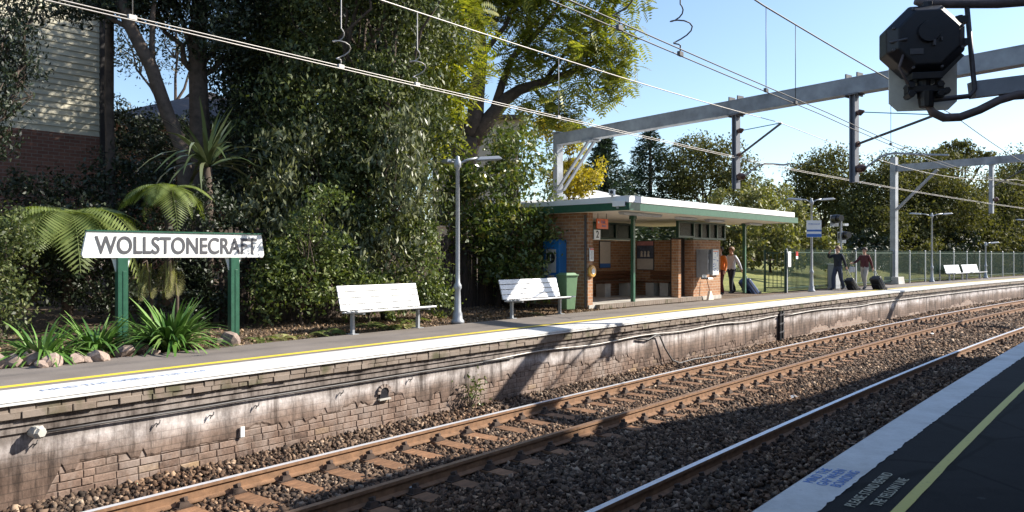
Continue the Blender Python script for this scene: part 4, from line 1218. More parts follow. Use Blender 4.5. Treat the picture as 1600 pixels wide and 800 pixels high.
def dropper(label, s, d, z0, z1, curly=False, mt='wire'):
    p0, p1 = P(s, d, z0), P(s, d, z1)
    pts = [p1, p1.lerp(p0, 0.5), p0]
    if curly:
        T_ = tang(s); pts = [p1]
        L = z1 - z0
        for k in range(25):
            t = k / 24; a = t * 4.2 * math.pi; rr = 0.11 * math.sin(math.pi * min(1, t * 1.1))
            pts.append(p1.lerp(p0, 0.55 + 0.45 * t) + Vector((T_.x * math.sin(a) * rr, T_.y * math.sin(a) * rr, math.cos(a) * 0.02)) + Vector((T_.y, -T_.x, 0)) * math.cos(a) * rr)
    o = empty('wire_dropper', p0, 0, label, 'wire dropper', 'droppers of the overhead line')
    MB().tube([p - p0 for p in pts], 0.007 if curly else 0.0045, 5).build('hanger_wire', mt, o, smooth=True)
    MB().box((0, 0, -0.01), (0.07, 0.03, 0.04), rot=(0, 0, phi(s))).build('clip', mt, o)
def s_at(px, d): p = on_d(px, d); return sd(p.x, p.y)[0]
for i, (px_, lab) in enumerate(((207, 'small straight dropper near the weatherboard house'), (533, 'curled dropper left above the dense tree'), (652, 'dropper over the right side of the dense tree'), (873, 'thin straight dropper in front of the feathery tree'))):
    s = s_at(px_, D1); dropper(lab, s, D1, con1(s), cat1(s), i in (1, 2))
for i, (px_, lab, c_) in enumerate(((968, 'curled dark dropper left of the top centre of the sky', True), (1063, 'curled dark dropper hanging alone before the sky', True), (1197, 'left one of two thin straight droppers before the sky', False), (1243, 'right one of two thin straight droppers before the sky', False), (1392, 'thin dropper just left of the signal head', False))):
    s = s_at(px_, D2); dropper(lab, s, D2, con2(s), cat2(s), c_, 'wire_dark')

# ================================================================== SIGNAL HEAD over the near platform edge
sp = atD(1447, 88, 6.9)
sig = empty('signal_head', sp, -0.18, 'black octagonal railway signal head with pale backing plate at top right', 'signal')
k = 6.9 / F
def octa(cx, cz, hw, hh, c): return [(cx - hw + c, cz - hh), (cx + hw - c, cz - hh), (cx + hw, cz - hh + c), (cx + hw, cz + hh - c), (cx + hw - c, cz + hh), (cx - hw + c, cz + hh), (cx - hw, cz + hh - c), (cx - hw, cz - hh + c)]
MB().prism(octa(0.055, -0.06, 0.29, 0.375, 0.075), 0.26, 0.275).build('backing_plate', 'plate_back', sig)
hb = MB()
A = octa(0, 0.155, 0.325, 0.30, 0.19); Bq = octa(0, 0.155, 0.25, 0.24, 0.15)
n = 8
vs = [(x, 0.25, z) for x, z in A] + [(x, 0.02, z) for x, z in A] + [(x * 1.0, -0.07, z) for x, z in Bq]
fs = [tuple(range(8)), tuple(range(23, 15, -1))] + [(o_ + i, o_ + 8 + i, o_ + 8 + (i + 1) % 8, o_ + (i + 1) % 8) for o_ in (0, 8) for i in range(8)]
hb.add(vs, fs)
h_ = hb.build('housing', 'signal_black', sig, bevel=0.012)
MB().tube([(0.0, -0.065, 0.20), (0.0, -0.10, 0.20)], [0.10, 0.09], 16).build('rear_cover', 'signal_black', h_, smooth=False)
MB().tube([(-0.31, -0.03, 0.13), (-0.18, -0.09, 0.14)], 0.012, 8).build('door_latch', 'dark_steel', h_)
for zz in (0.32, 0.12): MB().box((0.30, 0.06, zz), (0.10, 0.10, 0.06)).tube([(0.30, 0.06, zz + 0.045), (0.30, 0.06, zz - 0.045)], 0.022, 8).build('hinge', 'signal_black', h_)
MB().box((0.04, -0.085, 0.10), (0.02, 0.03, 0.05)).box((0.10, -0.085, 0.13), (0.012, 0.02, 0.03)).build('rivet_plate', 'dark_steel', h_)
MB().prism([(0.05, -0.16), (0.13, -0.20), (0.32, 0.0), (0.26, 0.05)], 0.02, 0.24).build('visor_edge', 'signal_black', h_)
bolt = MB().tube([(0, 0.01, 0), (0, -0.018, 0)], [0.014, 0.012], 6).mesh('bolt', 'dark_steel')
for i_ in range(8):
    x_, z_ = A[i_]; child('bolt', bolt, h_, (x_ * 0.86, -0.035, 0.155 + (z_ - 0.155) * 0.86))
MB().box((-0.10, -0.075, 0.03), (0.11, 0.006, 0.05)).build('number_plate', 'dark_steel', h_)
MB().tube([(-0.20, -0.05, 0.02), (-0.24, -0.06, -0.10), (-0.16, 0.0, -0.22), (-0.05, 0.04, -0.30)], 0.012, 7).build('cable', 'rusty_pipe', h_, smooth=True)
br = MB()
br.box((0.0, 0.06, -0.175), (0.25, 0.2, 0.06)).tube([(0, 0.06, -0.16), (0, 0.06, -0.36)], 0.055, 12).box((0, 0.06, -0.285), (0.30, 0.12, 0.055))
for xx in (-0.12, 0.12): br.tube([(xx, 0.06, -0.20), (xx, 0.06, -0.34)], 0.028, 8)
for xx, zz in ((-0.12, -0.25), (0.12, -0.25), (-0.12, -0.33), (0.12, -0.33), (0.17, -0.31)): br.tube([(xx, -0.02, zz), (xx, 0.14, zz)], 0.032, 6)
br.tube([(0.02, 0.06, -0.30), (0.02, 0.06, -0.44)], [0.075, 0.06], 12)
br.build('mounting_bracket', 'signal_black', sig, bevel=0.004)
def sgp(px, py, y=0.06):                    # local point of the signal frame for a picture point on its plane
    p = atD(px, py, 6.9 + y) - sp
    M = Matrix.Rotation(0.18, 3, 'Z'); return M @ p
MB().tube([sgp(1440, 158), sgp(1452, 157), sgp(1515, 150), sgp(1523, 140), sgp(1518, 90), sgp(1511, 12)], 0.022, 8).build('guard_rod', 'dark_steel', sig, smooth=True)
MB().bar(sgp(1518, 141, 0.12), sgp(1720, 116, 0.12), 0.11, 0.145).build('support_arm', 'gantry_paint', sig)
MB().bar(sgp(1580, 128, 0.10), sgp(1581, 156, 0.10), 0.03, 0.2).build('arm_strap', 'dark_steel', sig)
MB().tube([sgp(1448, 160), sgp(1457, 176), sgp(1475, 184), sgp(1500, 183), sgp(1530, 172), sgp(1560, 157), sgp(1590, 148), sgp(1640, 146), sgp(1720, 145)], [0.028, 0.036, 0.038, 0.038, 0.038, 0.038, 0.038, 0.038, 0.038], 10).build('cable_conduit', 'rusty_pipe', sig, smooth=True)
MB().tube([sgp(1430, 2), sgp(1445, 5), sgp(1520, 5), sgp(1560, 4), sgp(1640, -2), sgp(1720, -8)], [0.03, 0.045, 0.045, 0.05, 0.05, 0.05], 10).build('top_arm', 'rusty_pipe', sig, smooth=True)
MB().tube([sgp(1447, 5), sgp(1447, 25)], 0.06, 10).build('top_mount', 'signal_black', sig)
pc = sgp(1720, 60, 0.12)
MB().tube([(pc.x, pc.y, -sp.z + 0.0), (pc.x, pc.y, 1.1)], 0.11, 12).build('signal_post', 'gantry_paint', sig, smooth=True)

# small two-headed signal on the far platform
p = on_d(1314, 2.9)
kk = p.y / F
o = empty('platform_signal', p, 0.3, 'thin platform signal post with two round black heads', 'signal')
hz = lambda py: HP + (YH - py) * kk
MB().tube([(0, 0, 0), (0, 0, hz(345))], 0.05, 10).box((0, 0, 0.05), (0.3, 0.3, 0.1)).build('pole', 'lamp_paint', o, smooth=False)
for (dx, py) in ((-8, 342), (6, 368)):
    hd = MB().tube([(dx * kk, -0.12, hz(py)), (dx * kk, 0.16, hz(py))], 0.19, 16).tube([(dx * kk, -0.3, hz(py) + 0.02), (dx * kk, -0.12, hz(py) + 0.02)], [0.14, 0.15], 14).build('signal_lamp', 'signal_black', o)
    MB().box((dx * kk + 0.02, 0.17, hz(py) - 0.08), (0.44, 0.02, 0.5)).build('backing_plate', 'lamp_paint', hd)
MB().box((0.25, 0, hz(351)), (0.2, 0.12, 0.1)).build('route_plate', 'white_paint', o)

# ================================================================== STATION BUILDING behind the camera's right (shades the near platform)
fp = [(11.2, -10), (11.2, 10.3), (12.6, 11.95), (18.4, 15.8), (23.8, 21.6), (31, 14), (24, -10)]
ob = empty('station_building', (18, 5, 0), 0, 'tall brick station building on the near platform, out of view to the right', 'building')
HB = 7.6
m = MB(); n = len(fp)
m.add([(x - 18, y - 5, -0.1) for x, y in fp] + [(x - 18, y - 5, HB) for x, y in fp], [tuple(range(n - 1, -1, -1)), tuple(range(n, 2 * n))] + [(i, (i + 1) % n, n + (i + 1) % n, n + i) for i in range(n)])
m.build('wall', 'house_brick', ob)
cxm, cym = 19.5, 4.0
m = MB()
eave = [(cxm + (x - cxm) * 1.02 - 18, cym + (y - cym) * 1.02 - 5, HB) for x, y in fp]
eave2 = [(x, y, HB + 0.4) for x, y, z in eave]
top = [(cxm + (x - cxm) * 0.35 - 18, cym + (y - cym) * 0.55 - 5, HB + 2.0) for x, y in fp]
m.add(eave + eave2 + top, [tuple(range(n - 1, -1, -1)), tuple(range(2 * n, 3 * n))] + [(o_ + i, o_ + (i + 1) % n, o_ + n + (i + 1) % n, o_ + n + i) for o_ in (0, n) for i in range(n)])
m.build('roof', 'roof_tile', ob)
for (xa, ya), (xb, yb_) in ((fp[0], fp[1]), (fp[2], fp[3]), (fp[3], fp[4])):
    a, b = Vector((xa - 18, ya - 5, 0)), Vector((xb - 18, yb_ - 5, 0)); L = (b - a).length; ang = math.atan2((b - a).y, (b - a).x)
    nw = max(1, int(L / 3))
    for i in range(nw):
        c = a.lerp(b, (i + .5) / nw)
        for zc in (1.9, 5.2):
            w = MB().box((0, 0, 0), (1.1, 0.12, 1.6)).build('window', 'white_paint', ob); w.location = c + Vector((0, 0, zc)); w.rotation_euler = (0, 0, ang)
            MB().box((0, 0, 0), (0.95, 0.14, 1.45)).build('pane', 'window_glass', w)

# unseen awning added to cut the sky light on the near platform
aw = empty('added_shade_awning', (6.0, -3.0, 0), 0, 'unseen flat awning added to darken the near platform, above and behind the photographer', 'awning')
pts = [P(s_, DN - 0.15) for s_ in frange(-26, -6.2, 1.8)] + [Vector((11.15, 5.2, 0)), Vector((11.15, -9.5, 0))]
n = len(pts)
MB().add([(p.x - 6, p.y + 3, 3.9) for p in pts] + [(p.x - 6, p.y + 3, 4.12) for p in pts], [tuple(range(n - 1, -1, -1)), tuple(range(n, 2 * n))] + [(i, (i + 1) % n, n + (i + 1) % n, n + i) for i in range(n)]).build('added_shade_roof', 'soffit', aw)
for y_ in (-8, -4, 0, 4): MB().box((2.6, y_ + 3, 1.95), (0.14, 0.14, 3.9)).build('added_shade_post', 'green_paint', aw)

# ================================================================== FENCES
def fence_line(label, s0, s1, d, h, ind_end):
    o0 = P(s0, d); o = empty('spiked_fence', o0, 0, label, 'fence')
    def loc(s, z=0): return P(s, d, z) - o0
    pm = MB().box((0, 0, h / 2), (0.07, 0.07, h)).lathe([(0.03, h), (0.05, h + 0.03), (0.0, h + 0.08)], 8).mesh('fence_post', 'lamp_paint')
    bmsh = MB().box((0, 0, h / 2 + 0.06), (0.022, 0.022, h - 0.06)).lathe([(0.016, h + 0.03), (0.0, h + 0.10)], 4).mesh('fence_bar', 'dark_green')
    s = s0
    while s < s1: child('fence_post', pm, o, loc(s), (0, 0, phi(s))); s += 2.4
    for z in (0.18, h - 0.08):
        q = sweep('fence_rail', [(d - .018, z - .02), (d + .018, z - .02), (d + .018, z + .02), (d - .018, z + .02)], s0, s1, 1.2, 'dark_green', None, closed=True)
        q.parent = o; q.location = -o0
    st = MB(); s = s0 + 0.1
    while s < s1:
        if s < ind_end: child('fence_bar', bmsh, o, loc(s), (0, 0, phi(s)))
        else: st.box(loc(s, h / 2 + 0.06), (0.024, 0.024, h - 0.04), rot=(0, 0, phi(s)))
        s += 0.115 if s < ind_end else 0.15
    if st.v: tag(st.build('fence_bar', 'dark_green', o), kind='stuff')
    return o
fence_line('long dark green spiked fence with pale posts along the back of the platform', s_at(1229, 2.75), 105, 2.75, 1.62, s_at(1330, 2.75))
# gate panel turned across the platform entrance
ga, gb = on_d(1195, 3.3), on_d(1227, 2.72)
gv = gb - ga; o = empty('fence_gate', ga, math.atan2(gv.y, gv.x), 'short dark green gate panel left of the white fence notice', 'gate')
L = gv.length
for xx in (0, L): MB().box((xx, 0, 0.82), (0.07, 0.07, 1.64)).build('gate_post', 'dark_green', o)
for z in (0.2, 1.52): MB().box((L / 2, 0, z), (L - 0.07, 0.035, 0.04)).build('gate_rail', 'dark_green', o)
bmsh = MB().box((0, 0, 0.86), (0.022, 0.022, 1.28)).mesh('gate_bar', 'dark_green')
nb = int(L / 0.13)
for i in range(1, nb): child('gate_bar', bmsh, o, (L * i / nb, 0, 0))
p = on_d(1232, 2.68)
o = empty('fence_notice', p, phi(19), 'tall white notice on the fence post beside the gate', 'notice'); kk = p.y / F
MB().box((0, -0.04, HP + (YH - 405) * kk), (0.24, 0.02, 24 * kk)).build('sheet', 'white_paint', o)
MB().bar((0, -0.01, 0.6), (0, -0.01, HP + (YH - 394) * kk), 0.03).build('bracket', 'dark_green', o)
p = on_d(1244, 2.70)
o = empty('fence_warning_sign', p, phi(20), 'small red and white warning sign on the green fence', 'sign')
MB().box((0, -0.03, HP + (YH - 396.5) * kk), (0.18, 0.02, 7 * kk)).build('red_plate', 'red_sign', o)
MB().box((0, -0.03, HP + (YH - 402.5) * kk), (0.18, 0.02, 4.6 * kk)).build('white_plate', 'white_paint', o)
MB().bar((0, -0.005, 0.9), (0, -0.005, HP + (YH - 394) * kk), 0.025).build('bracket', 'dark_green', o)
# grey equipment box behind the travellers
p = on_d(1303, 2.6)
o = empty('equipment_box', p, phi(23), 'grey metal equipment box by the fence behind the travellers', 'cabinet')
MB().box((0, 0, 0.52), (0.5, 0.35, 1.0)).build('box_body', 'lamp_paint', o, bevel=0.015)
MB().box((0, -0.02, 1.04), (0.56, 0.44, 0.05)).build('box_lid', 'grey_metal', o, bevel=0.01)
MB().box((0.18, -0.185, 0.6), (0.03, 0.02, 0.12)).build('handle', 'dark_steel', o)

# paling fence behind the shrubs
s0, s1, dp = -2.5, 6.2, 5.2
o0 = P(s0, dp); o = empty('paling_fence', o0, 0, 'dark timber paling fence half hidden behind the shrubs', 'fence')
pal = MB().prism([(-.045, 0), (.045, 0), (.045, 1.85), (0.02, 1.9), (-.02, 1.9), (-.045, 1.85)], -.009, .009).mesh('paling', 'paling')
s = s0
while s < s1:
    child('paling', pal, o, P(s, dp, 0.05) - o0, (random.uniform(-.015, .015), random.uniform(-.02, .02), phi(s)), (1, 1, random.uniform(.95, 1.03))); s += 0.105
for z in (0.45, 1.5):
    q = sweep('fence_rail', [(dp + .012, z), (dp + .05, z), (dp + .05, z + .07), (dp + .012, z + .07)], s0, s1, 1.5, 'paling', None, closed=True); q.parent = o; q.location = -o0

# ================================================================== HOUSES
def house_weather():
    dh = 12.0
    c = on_d(157, dh); s_, _ = sd(c.x, c.y); ph0 = phi(s_) - 0.03
    D = c.y
    z0 = HP + (YH - 214) * D / F; zt = 9.2
    h = empty('weatherboard_house', (c.x, c.y, 0.7), ph0, 'cream weatherboard house over dark brick, upper left behind the trees', 'house')
    Lh = 9.0
    MB().box((-Lh / 2, 4, (z0 - 0.7) / 2), (Lh, 8, z0 - 0.7)).build('brick_base', 'house_brick', h)
    MB().box((-Lh / 2, 4.03, (z0 + zt) / 2 - 0.7), (Lh - 0.06, 7.94, zt - z0)).build('wall_core', 'weatherboard', h)
    pitch = 0.148; bmsh = MB().add([(-Lh, -0.005, 0), (0, -0.005, 0), (0, -0.028, 0), (-Lh, -0.028, 0), (-Lh, 0.0, pitch + .01), (0, 0.0, pitch + .01)],
                                     [(0, 1, 2, 3), (3, 2, 5, 4), (0, 3, 4), (1, 5, 2), (0, 4, 5, 1)]).mesh('weatherboard', 'weatherboard')
    z = z0 - 0.7
    while z < zt - 0.7 - 0.1:
        child('weatherboard', bmsh, h, (0, 0.03, z), (random.uniform(-.004, .004), 0, 0)); z += pitch
    MB().box((0.06, 0.05, (zt + z0) / 2 - 1.6), (0.16, 0.2, zt - z0 + 1.8)).build('corner_post', 'door_dark', h)
    MB().tube([(0.28, 0.0, 0.1), (0.28, 0.0, zt - 0.7)], 0.05, 8).build('downpipe', 'door_dark', h)
    m = MB(); e = 0.6; zz = zt - 0.7
    m.add([(-Lh - e, -e, zz), (e, -e, zz), (e, 8 + e, zz), (-Lh - e, 8 + e, zz), (-Lh + 3, 4, zz + 2.3), (-3, 4, zz + 2.3)], [(0, 1, 5, 4), (1, 2, 5), (2, 3, 4, 5), (3, 0, 4), (3, 2, 1, 0)])
    m.build('roof', 'roof_tile', h)
    w = MB().box((-5.2, 0.0, 5.6), (1.4, 0.1, 1.3)).build('window', 'white_paint', h); MB().box((-5.2, -0.02, 5.6), (1.25, 0.1, 1.15)).build('pane', 'window_glass', w)
house_weather()
def house_block(name, label, pxa, pxb, D, ytop, wallm, roofm, hip, depth=8, z0=0.8, wins=(), yaw=0.35):
    a, b = atD(pxa, ytop, D), atD(pxb, ytop, D)
    L = (b - a).length; zt = a.z
    h = empty(name, ((a.x + b.x) / 2, D, z0), yaw, label, 'house')
    MB().box((0, depth / 2, (zt - z0) / 2), (L, depth, zt - z0)).build('wall', wallm, h)
    e = 0.5; zz = zt - z0
    m = MB()
    m.add([(-L / 2 - e, -e, zz), (L / 2 + e, -e, zz), (L / 2 + e, depth + e, zz), (-L / 2 - e, depth + e, zz), (-L / 2 - e, -e, zz + .15), (L / 2 + e, -e, zz + .15), (L / 2 + e, depth + e, zz + .15), (-L / 2 - e, depth + e, zz + .15),
           (-L / 2 + depth * .42, depth / 2, zz + hip), (L / 2 - depth * .42, depth / 2, zz + hip)],
          [(3, 2, 1, 0), (0, 1, 5, 4), (1, 2, 6, 5), (2, 3, 7, 6), (3, 0, 4, 7), (4, 5, 9, 8), (5, 6, 9), (6, 7, 8, 9), (7, 4, 8)])
    m.build('roof', roofm, h)
    for (x, z, w, hh) in wins:
        wf = MB().box((x * L, 0, z), (w + .12, 0.1, hh + .12)).build('window', 'white_paint', h)
        MB().box((x * L, -0.02, z), (w, 0.1, hh)).build('pane', 'window_glass', wf)
    return h
house_block('tiled_house', 'dark tiled hip roofed house behind the trunk and blade plant', 190, 430, 30, 200, 'house_brick', 'roof_tile', 2.2, wins=((-.25, 3.5, 1.2, 1.2), (.2, 3.5, 1.2, 1.2)))
house_block('cream_house', 'cream walled house showing through beside the feathery tree trunk', 676, 812, 36, 186, 'cream_wall', 'roof_tile', 0.5, wins=((-.26, 5.1, 1.2, 1.5), (.05, 2.6, 1.2, 1.2), (-.3, 2.6, 1.2, 1.2)), yaw=0.1)
house_block('pale_roofed_house', 'pale roofed low house just behind the shelter roof', 880, 985, 44, 318, 'cream_wall', 'roof_white', 1.0, depth=6, yaw=0.1)

# ================================================================== THINGS ON THE WALL AND TRACK
def wp(px, z=0, d=WD - 0.02):
    p = on_d(px, d); return sd(p.x, p.y)[0]
def wz(px, py, d=WD - 0.02):
    p = on_d(px, d); return HP + (YH - py) * p.y / F
# arched drain, its hole a black plate
s = wp(600); zc = wz(600, 622)
oq = empty('arched_drain', P(s, WD - 0.012, zc), phi(s), 'small arched drain in the platform wall, its dark opening painted as a black plate', 'drain')
arc = [(-.085, 0), (.085, 0), (.085, .09)] + [(.085 * math.cos(a), .09 + .075 * math.sin(a)) for a in [math.pi * k / 10 for k in range(1, 10)]] + [(-.085, .09)]
MB().prism(arc, -0.014, 0.01).build('black_hollow_plate', 'black_plastic', oq)  # black plate on the wall face; the shade of the hole is its colour
for k in range(7):
    a = math.pi * k / 6; MB().box((.105 * math.cos(a), -0.016, .09 + .095 * math.sin(a)), (.05, .03, .035), rot=(0, -a, 0)).build('arch_brick', 'old_brick', oq)
MB().box((0, -0.02, -0.012), (0.22, 0.05, 0.024)).build('sill', 'concrete', oq)
# drain pipe end and long cables
s = wp(52); zc = wz(52, 674)
oq = empty('drain_pipe_end', P(s, WD, zc), phi(s), 'capped pipe end sticking out of the wall at far left', 'pipe')
MB().tube([(0, 0.05, 0), (0.02, -0.14, 0.0)], [0.062, 0.062], 12).tube([(0.02, -0.11, 0), (0.03, -0.17, 0)], [0.075, 0.045], 6).build('pipe', 'concrete', oq)
def cable(label, pts, r=0.012, mt='wire_dark', group='cables along the platform wall', name='wall_cable'):
    return tag(MB().tube(pts, r, 6).build(name, mt, None, smooth=True), label, 'cable', group)
r = random.Random(2)
sa = wp(62); sb = wp(800)
cable('dark cable along the left part of the platform wall', [P(s, WD - 0.045, -0.385 + 0.004 * r.uniform(-1, 1)) for s in frange(sa, sb, 0.6)], 0.013)
cable('thin cable on the wall from the drain to the twin steel posts', [P(s, WD - 0.05, -0.36 + 0.02 * math.sin(s * 1.7)) for s in frange(sb - 0.8, wp(1213), 0.4)], 0.014, 'wire')
p1 = wp(1026); 
cable('looped cable hanging down the wall into the ballast', [P(p1 - 0.9, WD - 0.05, -0.40), P(p1 - 0.45, WD - 0.06, -0.45), P(p1 - 0.1, WD - 0.06, -0.38), P(p1 + 0.05, WD - 0.07, -0.40), P(p1 + 0.25, WD - 0.09, -0.7), P(p1 + 0.5, WD - 0.14, -1.0), P(p1 + 0.75, WD - 0.2, -1.09), P(p1 + 1.4, WD - 0.22, -1.06), P(p1 + 2.2, WD - 0.25, -1.08), P(p1 + 3.4, WD - 0.3, -1.09), P(p1 + 4.2, WD - 0.3, -1.10)], 0.02, 'wire_dark')
cable('thin pale cable along the wall right of the twin steel posts', [P(s, WD - 0.05, -0.36 - 0.03 * math.sin((s - 17) * 0.8) * (s < 20)) for s in frange(wp(1228), 60, 0.7)], 0.014, 'wire')
s = wp(1219)
oq = empty('twin_wall_posts', P(s, WD - 0.05, -1.2), phi(s), 'two dark upright steel channels fixed to the platform wall', 'posts')
for xx in (-0.09, 0.09): MB().box((xx, 0, 0.52), (0.08, 0.07, 1.05)).build('channel', 'black_plastic', oq)
for zz in (0.35, 0.6, 0.86): MB().bar((-0.2, -0.045, zz), (0.12, -0.045, zz + 0.04), 0.03).build('strap', 'dark_steel', oq)
# white plate and small hooks on the wall
s = wp(378); oq = empty('wall_plate', P(s, WD - 0.03, wz(378, 682)), phi(s), 'small white rectangular plate on the left wall', 'plate')
MB().box((0, 0, 0.06), (0.055, 0.02, 0.13)).build('plate', 'white_paint', oq)
hk = MB().tube([(0, 0.04, 0.0), (0, -0.05, 0.0), (0.01, -0.06, 0.02), (0.02, -0.05, 0.045)], 0.007, 6).tube([(0.0, -0.03, 0), (-0.02, -0.035, -0.035)], 0.007, 6).mesh('wall_hook', 'wire_dark')
for i, (px_, py_, tx) in enumerate(((53, 694, 'below the capped pipe end'), (245, 662, 'left of the pale ochre brick'), (329, 649, 'above the small white plate'), (400, 634, 'right of the small white plate'), (532, 614, 'left of the arched drain'), (640, 593, 'right of the arched drain'))):
    s = wp(px_); q = bpy.data.objects.new('wall_hook', hk); COL.objects.link(q); q.location = P(s, WD - 0.01, wz(px_, py_)); q.rotation_euler = (0, 0, phi(s))
    tag(q, 'small bent iron hook on the wall ' + tx, 'hook', 'iron hooks on the platform wall')
# litter on the ballast
for i, (px_, py_, tx) in enumerate(((1241, 621, 'near the shadow edge'), (1456, 522, 'far along the sunny ballast'), (643, 763, 'by the near rail of the sunny track'))):
    p = at(px_, py_, -1.13); q = MB().add([(-.07, -.04, 0), (.06, -.05, .02), (.08, .04, 0.0), (-.05, .05, .03), (0, 0, .045)], [(0, 1, 4), (1, 2, 4), (2, 3, 4), (3, 0, 4)]).build('crumpled_paper', 'white_paint'); q.location = p; q.rotation_euler = (0, 0, i)
    q.scale = (0.6, 0.6, 0.6) if i == 2 else (1, 1, 1)
    tag(q, 'crumpled white paper scrap on the ballast ' + tx, 'litter', 'paper scraps on the ballast')

# ================================================================== PEOPLE
def person(label, loc, rz, J, cloth, hairm, height=1.74):
    """J: joint overrides; front is -y. cloth: (top, trousers, shoes)"""
    o = empty('person', loc, rz, label, 'person')
    B = {'pelvis': (0, 0, .93, .15, .12), 'waist': (0, 0, 1.08, .15, .11), 'chest': (0, 0, 1.30, .18, .12), 'neck0': (0, .01, 1.44, .075, .07), 'neck': (0, 0, 1.51, .052, .052),
         'jaw': (0, -.025, 1.57, .066, .078), 'head': (0, -.01, 1.65, .078, .095), 'crown': (0, 0, 1.71, .055, .065),
         'hipL': (.09, 0, .88, .105, .11), 'kneeL': (.10, -.02, .50, .078, .082), 'ankL': (.10, .02, .10, .062, .066), 'toeL': (.11, -.14, .045, .036, .035),
         'hipR': (-.09, 0, .88, .105, .11), 'kneeR': (-.10, -.02, .50, .078, .082), 'ankR': (-.10, .02, .10, .062, .066), 'toeR': (-.11, -.14, .045, .036, .035),
         'shL': (.185, .01, 1.40, .075, .075), 'elL': (.24, .04, 1.13, .056, .056), 'wrL': (.25, -.06, .90, .042, .038), 'haL': (.25, -.09, .83, .036, .02),
         'shR': (-.185, .01, 1.40, .075, .075), 'elR': (-.24, .04, 1.13, .056, .056), 'wrR': (-.25, -.06, .90, .042, .038), 'haR': (-.25, -.09, .83, .036, .02)}
    for k_, v in J.items(): B[k_] = tuple(v) + B[k_][len(v):]
    names = list(B); idx = {k_: i for i, k_ in enumerate(names)}
    E_ = [('pelvis', 'waist', 0), ('waist', 'chest', 0), ('chest', 'neck0', 0), ('neck0', 'neck', 3), ('neck', 'jaw', 3), ('jaw', 'head', 3), ('head', 'crown', 3)]
    for S in 'LR':
        E_ += [('pelvis', 'hip' + S, 1), ('hip' + S, 'knee' + S, 1), ('knee' + S, 'ank' + S, 1), ('ank' + S, 'toe' + S, 2), ('chest', 'sh' + S, 0), ('sh' + S, 'el' + S, 0), ('el' + S, 'wr' + S, 0), ('wr' + S, 'ha' + S, 3)]
    sc = height / 1.76
    co = [Vector(B[k_][:3]) * sc for k_ in names]
    me = bpy.data.meshes.new('body'); me.from_pydata(co, [(idx[a], idx[b]) for a, b, _ in E_], [])
    tmp = bpy.data.objects.new('tmp', me); COL.objects.link(tmp)
    tmp.modifiers.new('skin', 'SKIN'); sub = tmp.modifiers.new('sub', 'SUBSURF'); sub.levels = 2; sub.render_levels = 2
    sv = me.skin_vertices[0].data
    for i, k_ in enumerate(names):
        sv[i].radius = (B[k_][3] * sc, B[k_][4] * sc); sv[i].use_root = (k_ == 'pelvis')
    dg = bpy.context.evaluated_depsgraph_get()
    bmz = bpy.data.meshes.new_from_object(tmp.evaluated_get(dg))
    bpy.data.objects.remove(tmp); bpy.data.meshes.remove(me)
    bmz.materials.clear()
    for mn in (cloth[0], cloth[1], cloth[2], 'skin'): bmz.materials.append(MATS[mn])
    segs = [(co[idx[a]], co[idx[b]], t_) for a, b, t_ in E_]
    for pl in bmz.polygons:
        c = pl.center; best = (9, 0)
        for a, b, t_ in segs:
            ab = b - a; u = max(0, min(1, (c - a).dot(ab) / ab.length_squared)); dd = (a + ab * u - c).length
            if dd < best[0]: best = (dd, t_)
        mi = best[1]
        if mi == 0 and c.z < 0.93 * sc and abs(c.x) < 0.19 * sc: mi = 1
        if mi == 1 and c.z > 0.95 * sc: mi = 0
        pl.material_index = mi; pl.use_smooth = True
    # fingers, nose, ears joined into the body mesh
    bm = bmesh.new(); bm.from_mesh(bmz)
    ex = MB()
    for S, sg_ in (('L', 1), ('R', -1)):
        h_ = co[idx['ha' + S]]; w_ = co[idx['wr' + S]]; dr = (h_ - w_).normalized()
        side = dr.cross(Vector((1, 0, 0.01))).normalized(); nn = dr.cross(side)
        for f_ in range(4):
            b0 = h_ + side * (f_ - 1.5) * 0.018; ln = (.065, .075, .07, .055)[f_]
            ex.tube([b0, b0 + dr * ln * .55 + nn * .006, b0 + dr * ln * .85 + nn * .03], [.009, .008, .006], 5, 3)
        b0 = w_.lerp(h_, 0.6) + side * -0.03
        ex.tube([b0, b0 + (dr - side * .8).normalized() * .035, b0 + (dr - side * .4).normalized() * .06], [.010, .009, .007], 5, 3)
    hd = co[idx['head']]
    ex.tube([hd + Vector((0, -.088, .0)), hd + Vector((0, -.112, -.035)), hd + Vector((0, -.09, -.045))], [.008, .014, .008], 5, 3)
    for sg_ in (1, -1): ex.tube([hd + Vector((sg_ * .074, 0, -.03)), hd + Vector((sg_ * .086, .012, .02))], [.008, .014], 6, 3)
    em = ex.mesh('tmpx', ['skin'] * 4)
    bm.from_mesh(em); bm.to_mesh(bmz); bm.free(); bpy.data.meshes.remove(em)
    bo = bpy.data.objects.new('body', bmz); COL.objects.link(bo); bo.parent = o
    for sg_ in (1, -1):
        e_ = MB().lathe([(0.0, -.008), (.009, 0), (0, .008)], 8).build('eye', 'letter_black', o); e_.location = hd + Vector((sg_ * .03, -.086, .002))
    MB().box(hd + Vector((0, -.092, -.068)), (.045, .012, .010)).build('mouth', 'poster_pink', o)
    # hair cap
    m_ = MB(); rr = random.Random(label)
    bm = bmesh.new(); bmesh.ops.create_icosphere(bm, subdivisions=3, radius=1)
    for v in bm.verts:
        v.co = Vector((v.co.x * .106, v.co.y * .124 + .012, v.co.z * .112 + .030)) * (1 + rr.uniform(-.03, .03))
    bmesh.ops.delete(bm, geom=[v for v in bm.verts if v.co.z < (.045 if v.co.y < -.03 else (-.02 if v.co.y < .04 else -.075))], context='VERTS')
    hm = bpy.data.meshes.new('hair'); bm.to_mesh(hm); bm.free(); hm.materials.append(MATS[hairm])
    q = bpy.data.objects.new('hair', hm); COL.objects.link(q); q.parent = o; q.location = hd
    return o
